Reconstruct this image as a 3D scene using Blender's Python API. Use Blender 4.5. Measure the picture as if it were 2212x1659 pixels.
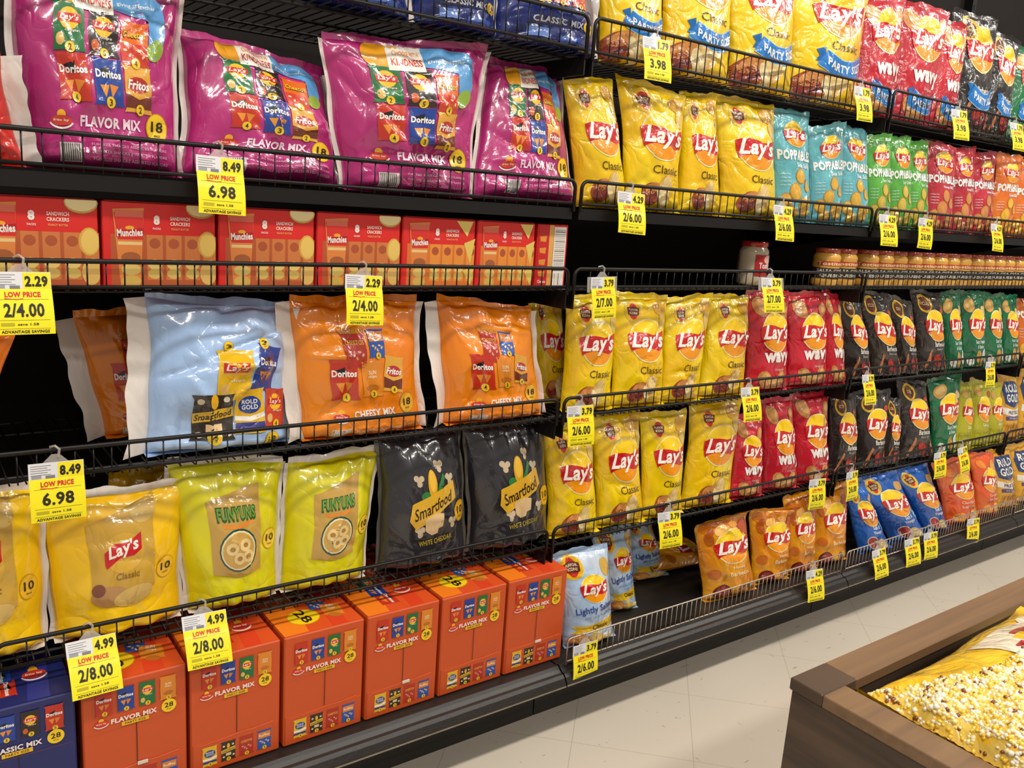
import bpy, math, random
import numpy as np
from mathutils import Matrix, Vector
# ------------------------------------------------------------------ scene, camera, light
for o in list(bpy.data.objects):
    bpy.data.objects.remove(o)
SC = bpy.context.scene
COL = SC.collection
def lin(c):
    if isinstance(c, str):
        c = [int(c[i:i+2], 16)/255 for i in (0, 2, 4)]
    return tuple((x/12.92 if x <= .04045 else ((x+.055)/1.055)**2.4) for x in c)
F = 1850.0; CX = 1106.0; CY = 829.5
R = np.array([[0.8091206, -0.0670586, 0.5838039], [-0.5837753, -0.2055131, 0.7854748], [0.0673065, -0.9763542, -0.2054319]])
CAM = np.array([-1.3156, -1.564, 1.325])
cd = bpy.data.cameras.new('camera'); cam = bpy.data.objects.new('camera', cd); COL.objects.link(cam)
cd.sensor_width = 36; cd.lens = 36*F/2212; cd.clip_start = .02
M = Matrix.Identity(4)
for i in range(3):
    M[i][0] = R[i][0]; M[i][1] = -R[i][1]; M[i][2] = -R[i][2]; M[i][3] = CAM[i]
cam.matrix_world = M
SC.camera = cam
W = bpy.data.worlds.new('world'); SC.world = W; W.use_nodes = True
W.node_tree.nodes['Background'].inputs[0].default_value = (1, .91, .82, 1)
W.node_tree.nodes['Background'].inputs[1].default_value = .32
SC.view_settings.view_transform = 'Standard'; SC.view_settings.look = 'None'
SC.view_settings.exposure = 0.0; SC.view_settings.gamma = 1.0; SC.view_settings.use_curve_mapping = False
def area(name, loc, sx, sy, power, tgt, col=(1, .93, .84)):
    l = bpy.data.lights.new(name, 'AREA'); l.shape = 'RECTANGLE'; l.size = sx; l.size_y = sy; l.energy = power; l.color = col
    o = bpy.data.objects.new(name, l); COL.objects.link(o); o.location = loc
    d = Vector(tgt)-Vector(loc); o.rotation_euler = d.to_track_quat('-Z', 'Y').to_euler()
    return o
# rows of fluorescent ceiling tubes over the aisle and the next aisles
for i, (x, y, p) in enumerate([(-2.6, -1.3, 34), (-.9, -1.3, 34), (.8, -1.3, 34), (2.5, -1.3, 44), (4.2, -1.3, 46), (-2.0, -3.4, 42), (.6, -3.4, 42), (3.2, -3.4, 42)]):
    area('ceiling_light', (x, y, 3.5), 1.2, .22, p, (x, y, 0))
rng0 = random.Random(5)

# ------------------------------------------------------------------ pixel -> place helpers (pinhole of the photograph)
def ray(px, py): return R @ np.array([px-CX, py-CY, F])
def atY(px, py, y):
    r = ray(px, py); return CAM + r*(y-CAM[1])/r[1]
def atZ(px, py, z):
    r = ray(px, py); return CAM + r*(z-CAM[2])/r[2]
def xat(px, y, z):
    # x of the point on the line (., y, z) that projects to column px
    a = R[:, 0]*F - R[:, 2]*(px-CX)      # a.(p-CAM)=0
    return CAM[0] - (a[1]*(y-CAM[1]) + a[2]*(z-CAM[2]))/a[0]
def atlean(px, py, y0, z0, k):
    # point on plane y = y0 + k (z - z0)
    r = ray(px, py); t = (y0 + k*(CAM[2]-z0) - CAM[1])/(r[1]-k*r[2]); return CAM + r*t

# ------------------------------------------------------------------ materials
def new_mat(name):
    m = bpy.data.materials.new(name); m.use_nodes = True
    return m, m.node_tree.nodes, m.node_tree.links, m.node_tree.nodes['Principled BSDF']
def plain(name, col, rough=.5, metal=0, spec=.5, bump=0, bscale=200, vary=0, vscale=6, coat=0):
    m, N, L, p = new_mat(name)
    c = lin(col)
    p.inputs['Base Color'].default_value = (*c, 1); p.inputs['Roughness'].default_value = rough
    p.inputs['Metallic'].default_value = metal; p.inputs['Specular IOR Level'].default_value = spec
    p.inputs['Coat Weight'].default_value = coat
    tc = N.new('ShaderNodeTexCoord')
    if vary:
        n = N.new('ShaderNodeTexNoise'); n.inputs['Scale'].default_value = vscale; n.inputs['Detail'].default_value = 5
        L.new(tc.outputs['Object'], n.inputs['Vector'])
        mx = N.new('ShaderNodeMix'); mx.data_type = 'RGBA'
        mx.inputs[6].default_value = (*[x*(1-vary) for x in c], 1); mx.inputs[7].default_value = (*[min(1, x*(1+vary)) for x in c], 1)
        L.new(n.outputs['Fac'], mx.inputs[0]); L.new(mx.outputs[2], p.inputs['Base Color'])
    if bump:
        n = N.new('ShaderNodeTexNoise'); n.inputs['Scale'].default_value = bscale; n.inputs['Detail'].default_value = 3
        L.new(tc.outputs['Object'], n.inputs['Vector'])
        b = N.new('ShaderNodeBump'); b.inputs['Strength'].default_value = bump; b.inputs['Distance'].default_value = .002
        L.new(n.outputs['Fac'], b.inputs['Height']); L.new(b.outputs['Normal'], p.inputs['Normal'])
    return m
def printed(name, rough, coat, bump, scale, crough=.08):
    m, N, L, p = new_mat(name)
    a = N.new('ShaderNodeAttribute'); a.attribute_name = 'Col'
    L.new(a.outputs['Color'], p.inputs['Base Color'])
    p.inputs['Roughness'].default_value = rough; p.inputs['Coat Weight'].default_value = coat; p.inputs['Coat Roughness'].default_value = crough
    if bump:
        tc = N.new('ShaderNodeTexCoord')
        mp = N.new('ShaderNodeMapping'); mp.inputs['Scale'].default_value = (1, 1, .7); mp.inputs['Rotation'].default_value = (.3, .5, .2)
        L.new(tc.outputs['Object'], mp.inputs['Vector'])
        n = N.new('ShaderNodeTexNoise'); n.inputs['Scale'].default_value = scale; n.inputs['Detail'].default_value = 4; n.inputs['Distortion'].default_value = .8
        L.new(mp.outputs[0], n.inputs['Vector'])
        n2 = N.new('ShaderNodeTexNoise'); n2.inputs['Scale'].default_value = scale*.42; n2.inputs['Detail'].default_value = 2; n2.inputs['Distortion'].default_value = 1.2
        L.new(mp.outputs[0], n2.inputs['Vector'])
        def mm(op, a_, b_):
            q = N.new('ShaderNodeMath'); q.operation = op
            for i_, z_ in enumerate((a_, b_)):
                if isinstance(z_, (int, float)): q.inputs[i_].default_value = z_
                elif z_ is not None: L.new(z_, q.inputs[i_])
            return q.outputs[0]
        crease = mm('POWER', mm('ABSOLUTE', mm('SUBTRACT', n2.outputs['Fac'], .5), None), .7)
        hgt = mm('ADD', mm('MULTIPLY', n.outputs['Fac'], .55), mm('MULTIPLY', crease, 1.5))
        b = N.new('ShaderNodeBump'); b.inputs['Strength'].default_value = bump; b.inputs['Distance'].default_value = .006
        L.new(hgt, b.inputs['Height']); L.new(b.outputs['Normal'], p.inputs['Normal']); L.new(b.outputs['Normal'], p.inputs['Coat Normal'])
    return m
FILM = printed('printed_film', .27, .9, .8, 30, .07)
FILM2 = printed('printed_matte_film', .27, .9, .75, 18, .08)
CARD = printed('printed_card', .45, .12, 0, 1)
PAPER = printed('tag_paper', .55, .1, 0, 1)
BLACK = plain('black_powder_coated_wire', '0e0c0b', .45, 0, .35, vary=.2)
PANEL = plain('black_back_panel', '1a1512', .7, 0, .2, bump=.15, bscale=60, vary=.15)
DECKM = plain('black_base_deck', '221e1b', .42, 0, .5, bump=.25, bscale=120, vary=.3, vscale=12)
EDGE = plain('worn_metal_edge', '9a9184', .35, .6, vary=.4, vscale=30)
WHITEW = plain('galvanised_wire', 'b9aea0', .35, .7, vary=.25, vscale=40)
CLEAR, N_, L_, p_ = new_mat('clear_plastic_clip')
p_.inputs['Base Color'].default_value = (.8, .76, .7, 1); p_.inputs['Roughness'].default_value = .15; p_.inputs['Transmission Weight'].default_value = .65
p_.inputs['Alpha'].default_value = .75

# ------------------------------------------------------------------ mesh builder
class MB:
    def __init__(s): s.v = []; s.c = []; s.f = []; s.n = 0
    def add(s, v, f, c=(.5, .5, .5)):
        v = np.asarray(v, float).reshape(-1, 3)
        c = np.asarray(c, float)
        if c.ndim == 1: c = np.tile(c, (len(v), 1))
        s.v.append(v); s.c.append(c)
        f = np.asarray(f, int)
        s.f.append(f + s.n); s.n += len(v)
    def build(s, name, mat, parent=None, origin=None, smooth=True):
        V = np.concatenate(s.v); C = np.concatenate(s.c)
        if origin is not None: V = V - np.asarray(origin)
        me = bpy.data.meshes.new(name)
        me.vertices.add(len(V)); me.vertices.foreach_set('co', V.ravel())
        loops = np.concatenate([f.ravel() for f in s.f]); cnt = np.concatenate([np.full(len(f), f.shape[1]) for f in s.f])
        me.loops.add(len(loops)); me.loops.foreach_set('vertex_index', loops)
        me.polygons.add(len(cnt)); st = np.concatenate([[0], np.cumsum(cnt)[:-1]])
        me.polygons.foreach_set('loop_start', st); me.polygons.foreach_set('loop_total', cnt)
        me.polygons.foreach_set('use_smooth', np.full(len(cnt), smooth))
        at = me.color_attributes.new('Col', 'FLOAT_COLOR', 'POINT')
        at.data.foreach_set('color', np.concatenate([C, np.ones((len(C), 1))], 1).ravel().astype(np.float32))
        me.update(calc_edges=True); me.validate()
        me.materials.append(mat)
        o = bpy.data.objects.new(name, me); COL.objects.link(o)
        if parent is not None: o.parent = parent
        return o
    def box(s, x0, x1, y0, y1, z0, z1, c=(.5, .5, .5)):
        v = [(x0,y0,z0),(x1,y0,z0),(x1,y1,z0),(x0,y1,z0),(x0,y0,z1),(x1,y0,z1),(x1,y1,z1),(x0,y1,z1)]
        s.add(v, [(0,3,2,1),(4,5,6,7),(0,1,5,4),(1,2,6,5),(2,3,7,6),(3,0,4,7)], c)
    def bbox(s, x0, x1, y0, y1, z0, z1, b, c=(.5,.5,.5)):
        # bevelled box (vertical and top edges) as stacked rounded rectangles
        def ring(e, z):
            e2 = b
            return [(x0+e+e2,y0+e,z),(x1-e-e2,y0+e,z),(x1-e,y0+e+e2,z),(x1-e,y1-e-e2,z),(x1-e-e2,y1-e,z),(x0+e+e2,y1-e,z),(x0+e,y1-e-e2,z),(x0+e,y0+e+e2,z)]
        v = ring(b*.7, z0)+ring(0, z0+b)+ring(0, z1-b)+ring(b*.7, z1)
        q = []
        for k in range(3):
            for i in range(8): q.append((k*8+i, k*8+(i+1) % 8, k*8+8+(i+1) % 8, k*8+8+i))
        s.add(v, q, c); n0 = s.n-32
        s.f.append(np.array([[n0+i for i in range(7, -1, -1)], [n0+24+i for i in range(8)]]))
    def tube(s, pts, r, n=6, c=(.5,.5,.5), closed=False):
        P = np.asarray(pts, float); m = len(P)
        T = np.zeros_like(P); T[1:-1] = P[2:]-P[:-2]; T[0] = P[1]-P[0]; T[-1] = P[-1]-P[-2]
        T /= np.linalg.norm(T, axis=1)[:, None]+1e-12
        a = np.array([0, 0, 1.]) if abs(T[0][2]) < .9 else np.array([1., 0, 0])
        U = np.cross(T[0], a); U /= np.linalg.norm(U)
        V = []
        r = np.broadcast_to(np.asarray(r, float), (m,))
        for i in range(m):
            U = U - T[i]*U.dot(T[i]); U /= np.linalg.norm(U); B = np.cross(T[i], U)
            for k in range(n):
                t = 2*math.pi*k/n; V.append(P[i] + r[i]*(U*math.cos(t)+B*math.sin(t)))
        q = [(i*n+k, i*n+(k+1) % n, (i+1)*n+(k+1) % n, (i+1)*n+k) for i in range(m-1) for k in range(n)]
        s.add(V, q, c); n0 = s.n-m*n
        s.f.append(np.array([[n0+k for k in range(n-1, -1, -1)], [n0+(m-1)*n+k for k in range(n)]]))
    def lathe(s, prof, cx, cy, n=24, c=None):
        V = []; C = []
        for j, (r, z) in enumerate(prof):
            for k in range(n):
                t = 2*math.pi*k/n; V.append((cx+r*math.cos(t), cy+r*math.sin(t), z)); C.append(c[j] if c is not None else (.5,.5,.5))
        q = [(i*n+k, i*n+(k+1) % n, (i+1)*n+(k+1) % n, (i+1)*n+k) for i in range(len(prof)-1) for k in range(n)]
        s.add(V, q, C)

def tag(o, label=None, cat=None, group=None, kind=None):
    if label: o['label'] = label
    if cat: o['category'] = cat
    if group: o['group'] = group
    if kind: o['kind'] = kind
    return o
def empty(name, loc, label=None, cat=None, group=None):
    o = bpy.data.objects.new(name, None); COL.objects.link(o); o.location = loc; o.empty_display_size = .05
    return tag(o, label, cat, group)
def copy_tree(o, parent=None):
    c = o.copy(); COL.objects.link(c); c.parent = parent
    for ch in list(o.children): copy_tree(ch, c)
    return c
ORD = ['first', 'second', 'third', 'fourth', 'fifth', 'sixth', 'seventh', 'eighth', 'ninth', 'tenth', 'eleventh', 'twelfth', 'thirteenth', 'fourteenth']

# ------------------------------------------------------------------ flat artwork that is laid on surfaces
def refine(V, T, L):
    V = [tuple(p) for p in V]; T = [tuple(t) for t in T]
    for _ in range(7):
        mid = {}
        def m(a, b):
            k = (a, b) if a < b else (b, a)
            if k in mid: return mid[k]
            pa, pb = V[a], V[b]
            if math.hypot(pa[0]-pb[0], pa[1]-pb[1]) > L:
                V.append(((pa[0]+pb[0])/2, (pa[1]+pb[1])/2)); mid[k] = len(V)-1
            else: mid[k] = None
            return mid[k]
        out = []; ch = False
        for a, b, c in T:
            ab, bc, ca = m(a, b), m(b, c), m(c, a)
            n = (ab is not None)+(bc is not None)+(ca is not None)
            if n == 0: out.append((a, b, c)); continue
            ch = True
            if n == 3: out += [(a,ab,ca),(ab,b,bc),(ca,bc,c),(ab,bc,ca)]
            elif n == 1:
                if ab is not None: out += [(a,ab,c),(ab,b,c)]
                elif bc is not None: out += [(a,b,bc),(a,bc,c)]
                else: out += [(a,b,ca),(b,c,ca)]
            else:
                if ab is None: out += [(a,b,bc),(a,bc,ca),(ca,bc,c)]
                elif bc is None: out += [(a,ab,ca),(ab,b,c),(ab,c,ca)]
                else: out += [(ab,b,bc),(a,ab,bc),(a,bc,c)]
        T = out
        if not ch: break
    return np.array(V), np.array(T)
_tc = {}
def textmesh(s, bold=0.0, shear=0.0):
    k = (s, bold, shear)
    if k in _tc: return _tc[k]
    cu = bpy.data.curves.new('t', 'FONT'); cu.body = s; cu.size = 1; cu.resolution_u = 2; cu.offset = bold; cu.shear = shear; cu.space_character = 1+bold*2
    ob = bpy.data.objects.new('t', cu); COL.objects.link(ob)
    dg = bpy.context.evaluated_depsgraph_get(); me = ob.evaluated_get(dg).to_mesh()
    V = np.zeros(len(me.vertices)*3); me.vertices.foreach_get('co', V); V = V.reshape(-1, 3)[:, :2]
    me.calc_loop_triangles(); T = np.zeros(len(me.loop_triangles)*3, int); me.loop_triangles.foreach_get('vertices', T); T = T.reshape(-1, 3)
    ob.evaluated_get(dg).to_mesh_clear(); bpy.data.objects.remove(ob); bpy.data.curves.remove(cu)
    # make every triangle face up
    a, b, c = V[T[:, 0]], V[T[:, 1]], V[T[:, 2]]
    cr = (b[:, 0]-a[:, 0])*(c[:, 1]-a[:, 1])-(b[:, 1]-a[:, 1])*(c[:, 0]-a[:, 0])
    T[cr < 0] = T[cr < 0][:, ::-1]
    mn, mx = V.min(0), V.max(0)
    V = (V-(mn+mx)/2)
    _tc[k] = (V, T, mx-mn)
    return _tc[k]
class Art:
    def __init__(s, L=.05): s.it = []; s.L = L; s.xf = (0, 0, 1, 0); s.lay0 = 0
    def _put(s, V, T, col, lay):
        V = np.asarray(V, float); x, y, k, r = s.xf
        V = V*k
        if r: cr, sr = math.cos(r), math.sin(r); V = np.stack([V[:, 0]*cr-V[:, 1]*sr, V[:, 0]*sr+V[:, 1]*cr], 1)
        V = V+np.array([x, y])
        V, T = refine(V, T, s.L)
        c = lin(col) if isinstance(col, str) else col
        s.it.append((V, T, np.tile(np.array(c), (len(V), 1)), lay+s.lay0))
    def poly(s, P, col, lay=1):
        from mathutils.geometry import tessellate_polygon
        ar = sum(P[i][0]*P[(i+1) % len(P)][1]-P[(i+1) % len(P)][0]*P[i][1] for i in range(len(P)))
        if ar < 0: P = P[::-1]
        T = tessellate_polygon([[Vector((p[0], p[1], 0)) for p in P]])
        T = np.array([t for t in T])
        V = np.array(P, float); a, b, c = V[T[:, 0]], V[T[:, 1]], V[T[:, 2]]
        cr = (b[:, 0]-a[:, 0])*(c[:, 1]-a[:, 1])-(b[:, 1]-a[:, 1])*(c[:, 0]-a[:, 0])
        T[cr < 0] = T[cr < 0][:, ::-1]
        s._put(V, T, col, lay)
    def rect(s, x0, y0, x1, y1, col, lay=1): s.poly([(x0, y0), (x1, y0), (x1, y1), (x0, y1)], col, lay)
    def ell(s, x, y, rx, ry, col, lay=1, n=20, rot=0, a0=0, a1=360):
        P = []
        for i in range(n if a1-a0 == 360 else n+1):
            t = math.radians(a0+(a1-a0)*i/n); u, v = rx*math.cos(t), ry*math.sin(t); cr, sr = math.cos(rot), math.sin(rot)
            P.append((x+u*cr-v*sr, y+u*sr+v*cr))
        s.poly(P, col, lay)
    def band(s, pts, w, col, lay=1):
        P = np.array(pts, float); T = np.gradient(P, axis=0); T /= np.linalg.norm(T, axis=1)[:, None]; Nn = np.stack([-T[:, 1], T[:, 0]], 1)
        A = P+Nn*w/2; B = P-Nn*w/2; n = len(P)
        V = np.concatenate([A, B]); q = []
        for i in range(n-1): q += [(i, n+i, n+i+1), (i, n+i+1, i+1)]
        s._put(V, np.array(q), col, lay)
    def arc(s, x, y, rx, ry, a0, a1, w, col, lay=1, n=20):
        s.band([(x+rx*math.cos(math.radians(a0+(a1-a0)*i/n)), y+ry*math.sin(math.radians(a0+(a1-a0)*i/n))) for i in range(n+1)], w, col, lay)
    def text(s, t, x, y, w, h, col, lay=3, bold=.02, shear=0, rot=0):
        V, T, sz = textmesh(t, bold, shear)
        V = V*np.array([w/sz[0], h/sz[1]])
        if rot: cr, sr = math.cos(rot), math.sin(rot); V = np.stack([V[:, 0]*cr-V[:, 1]*sr, V[:, 0]*sr+V[:, 1]*cr], 1)
        s._put(V+np.array([x, y]), T, col, lay)
    def emit(s, mb, fmap, step=.00035):
        for i, (V, T, C, lay) in enumerate(s.it): mb.add(fmap(V[:, 0], V[:, 1], .0003+lay*step+i*step*.012), T, C)

RED, YEL, ORA, WHI, DRK = 'c4161c', 'f6c414', 'f08a12', 'f2ead8', '4a2f12'
def sun(a, x, y, r, lay=1, txt=True, simple=False, kx=1.24):
    a.ell(x, y, r*1.07*kx, r*1.1, 'f3e3a0', lay, 24)
    a.ell(x, y, r*kx, r*1.03, 'f9cf0f', lay+1, 24)
    a.ell(x, y, r*.99*kx, r*1.02, 'f0960f', lay+2, 16, a0=200, a1=340)
    # wavy red ribbon
    P = [(-1.1,.3),(-.7,.42),(-.2,.38),(.3,.27),(.7,.32),(1.1,.5),(1.08,-.05),(1.0,-.4),(.6,-.52),(.1,-.4),(-.4,-.34),(-.8,-.42),(-1.0,-.54),(-1.1,-.1)]
    a.poly([(x+p[0]*r*kx, y+p[1]*r) for p in P], RED, lay+3)
    if txt:
        a.text("Lay's", x+.02*r, y-.06*r, r*2.0*kx, r*1.02, 'fff6ea', lay+5, bold=.03, shear=.3)
def emblem(a, x, y, r, lay=1):
    a.ell(x, y, r*1.25, r*1.25, 'f0dc8c', lay); a.ell(x, y, r*1.18, r*1.18, 'e9b91c', lay+1)
    a.ell(x, y, r*.62, r*.95, 'c8281e', lay+2)
    a.poly([(x-r*.85, y+r*.42), (x-.05*r, y+r*.58), (x+r*.85, y+r*.42), (x+r*.72, y-r*.42), (x, y-r*.55), (x-r*.72, y-r*.42)], '5a2414', lay+3)
    a.text('FLAVOR', x, y+.22*r, r*1.25, r*.28, 'f0d9b0', lay+4); a.text('ICON!', x, y-.18*r, r*1.05, r*.3, 'f0d9b0', lay+4)
def chips(a, x, y, k, lay=1, potato='9c4a22'):
    a.ell(x-.13*k, y-.02*k, .17*k, .12*k, potato, lay, rot=.4); a.ell(x-.15*k, y-.05*k, .12*k, .07*k, '7c2a1c', lay+1, rot=.4)
    a.ell(x-.11*k, y+.04*k, .12*k, .06*k, 'cf8a4a', lay+1, rot=.4)
    a.ell(x+.1*k, y+.05*k, .11*k, .15*k, 'd9b066', lay+2, rot=-.35); a.ell(x+.12*k, y+.08*k, .085*k, .11*k, 'e6c784', lay+3, rot=-.35)
    a.ell(x+.02*k, y-.05*k, .05*k, .12*k, 'efdba4', lay+3, rot=.3)
def ribbon(a, x, y, w):
    f = lambda t: -.17*w*(1-(2*t/w)**2)
    pts = [(x-w/2+w*i/14, y+f(-w/2+w*i/14)) for i in range(15)]
    a.band(pts, .30*w, '9cc8ea', 4); a.band(pts, .27*w, '1578c8', 5)
    for sg in (-1, 1): a.poly([(x+sg*w*.46, y+.17*w), (x+sg*w*.62, y+.12*w), (x+sg*w*.55, y+.03*w), (x+sg*w*.6, y-.06*w), (x+sg*w*.46, y-.1*w)], '0f66b0', 3)
    V, T, sz = textmesh('PARTY SIZE', .03, 0)
    V, T = refine(V*np.array([w*.84/sz[0], .13*w/sz[1]]), T, .03)
    V = np.stack([V[:, 0], V[:, 1]+f(V[:, 0])], 1)
    a._put(V+np.array([x, y]), T, 'f4f4f0', 7)
def sm(t, a, x, y, w, h, col, **k): a.text(t, x, y, w, h, col, **k)

# mini bag pictures printed on multipacks: (x, y) centre, w width
def mini(a, kind, x, y, w, asp=1.3, lay=1, num='3', rot=0, det=True):
    keep = (a.xf, a.lay0)
    X, Y, k, r = a.xf
    cr, sr = math.cos(r), math.sin(r)
    a.xf = (X+k*(x*cr-y*sr), Y+k*(x*sr+y*cr), k*w, r+rot); a.lay0 += lay
    B = {'green': '1d6b38', 'black': '2a211f', 'cheetos': 'd4641a', 'doritos': 'c0301c', 'doritosblue': '1f3f93', 'fritos': 'd9a038', 'lays': 'e0b41e', 'smart': '332a22', 'rold': 'e0b020', 'wavy': 'c8402a', 'ched': 'd98426', 'hot': 'b03020', 'funions': 'd8c84a', 'blue': '2a55a8', 'pur': 'c0602a'}[kind]
    h = asp/2
    a.poly([(-.5, h), (-.44, h*.8), (-.47, 0), (-.44, -h*.8), (-.5, -h), (-.2, -h*.97), (.2, -h), (.5, -h), (.44, -h*.8), (.47, 0), (.44, h*.8), (.5, h), (.2, h*.97), (-.2, h)], B, 1)
    if kind in ('green', 'black', 'lays', 'wavy'):
        a.ell(0, .2, .3, .3, 'f2b81a', 2, 14); a.rect(-.34, .1, .34, .33, 'c21f1f', 3); a.text("Lay's", 0, .21, .56, .2, 'f8e8dc', 4, shear=.2)
        if det: a.ell(-.26, -h*.55, .13, .17, 'd9b060' if kind != 'black' else 'c85a28', 2, 10); a.text('chips', .08, -.12, .4, .09, 'e8e0d0', 3)
    elif kind in ('doritos', 'doritosblue'):
        a.poly([(-.28, .3), (.05, .42), (.0, .1)], '141414', 2); a.text('Doritos', 0, .2, .82, .22, 'f0ece4', 3, bold=.04)
        a.poly([(-.3, -.1), (0, -.08), (-.12, -.42)], 'e09030', 2); a.poly([(.02, -.06), (.3, -.1), (.08, -.42)], 'd88028', 2)
    elif kind == 'cheetos':
        a.text('Cheetos', 0, .26, .8, .24, '2a1a10', 2, bold=.06); a.text('Cheetos', 0, .27, .78, .2, 'f0c030', 3, bold=.02)
        a.rect(-.44, -h*.95, .44, -.02, 'c43a22', 2)
        for i in range(5): a.ell(-.3+.15*i, -.2-.14*(i % 3), .07, .04, 'f0c8a8', 3, 8, rot=i)
    elif kind == 'fritos':
        a.poly([(-.44, -h*.8), (.44, -h*.8), (.46, -.12), (0, -.26), (-.46, -.12)], '6a2c18', 2)
        a.ell(0, .12, .36, .22, 'b02a20', 2, 16); a.text('Fritos', 0, .12, .76, .26, 'efeae6', 4, shear=.25, bold=.03)
    elif kind == 'smart':
        a.band([(-.46, -.02), (.46, .12)], .24, 'e0b42c', 2); a.text('Smartfood', 0, .05, .86, .15, '3a2414', 3, shear=.25, rot=.15)
        a.ell(0, .36, .1, .18, 'e8b020', 2, 10); a.rect(-.16, -.36, .18, -.16, 'e0c090', 2)
        for p in ((-.3, .38), (.3, .4), (-.3, -.4), (.34, -.38)): a.ell(*p, .08, .07, 'd8cbb0', 2, 8)
    elif kind == 'rold':
        a.ell(0, .18, .36, .26, '25408a', 2, 16); a.text('ROLD', 0, .27, .5, .13, 'e8e4d8', 3); a.text('GOLD', 0, .11, .5, .13, 'e8e4d8', 3)
        a.band([(-.45, -.2), (0, -.24), (.45, -.12)], .14, 'efece4', 2); a.rect(-.44, -.5, .44, -.34, '3a3a80', 2)
    elif kind == 'ched': a.text('SUN', .0, .25, .36, .16, 'f0dcb8', 3); a.text('chips', 0, .08, .4, .14, 'f0dcb8', 3); a.ell(0, -.36, .3, .14, 'b86a20', 2, 12)
    elif kind == 'hot': a.text('CHEETOS', 0, .3, .75, .18, 'e8b040', 3); [a.ell(-.25+.13*i, -.05-.12*(i % 3), .08, .05, 'd8a08c', 3, 8, rot=i) for i in range(5)]
    elif kind in ('blue', 'pur'): a.rect(-.42, .1, .42, .55, 'd88030', 2); a.text('Ruffles', 0, .32, .7, .18, 'f0e0c0', 3); [a.ell(-.25+.13*i, -.1-.1*(i % 3), .09, .05, 'e0b880', 3, 8, rot=i) for i in range(5)]
    if num:
        a.ell(.02, -h*.86, .15, .15, 'e8c020', 5, 12); a.text(num, .02, -h*.86, .1, .17, '3a2a10', 6)
    a.xf, a.lay0 = keep
def numdisc(a, t, x, y, r, lay=1, col='f0c818', ring=True):
    if ring: a.ell(x, y, r*1.08, r*1.08, 'c08c10', lay)
    a.ell(x, y, r, r, col, lay+1); a.text(t, x, y+.12*r, r*1.15, r*.75, '2a1c0c', lay+3, bold=.02); a.text('BAGS', x, y-.52*r, r*.6, r*.16, '5a4010', lay+3)
def smile(a, x, y, w, lay=1):
    a.ell(x, y+.28*w, .2*w, .2*w, 'f0b020', lay, 12); a.ell(x, y+.02*w, .5*w, .22*w, 'd03a24', lay+1, 14); a.arc(x, y+.05*w, .55*w, .35*w, 200, 340, .08*w, 'f0dcd8', lay+1, 10); a.text('frito lay', x, y+.03*w, .7*w, .14*w, 'f6e8dc', lay+3)

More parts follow.
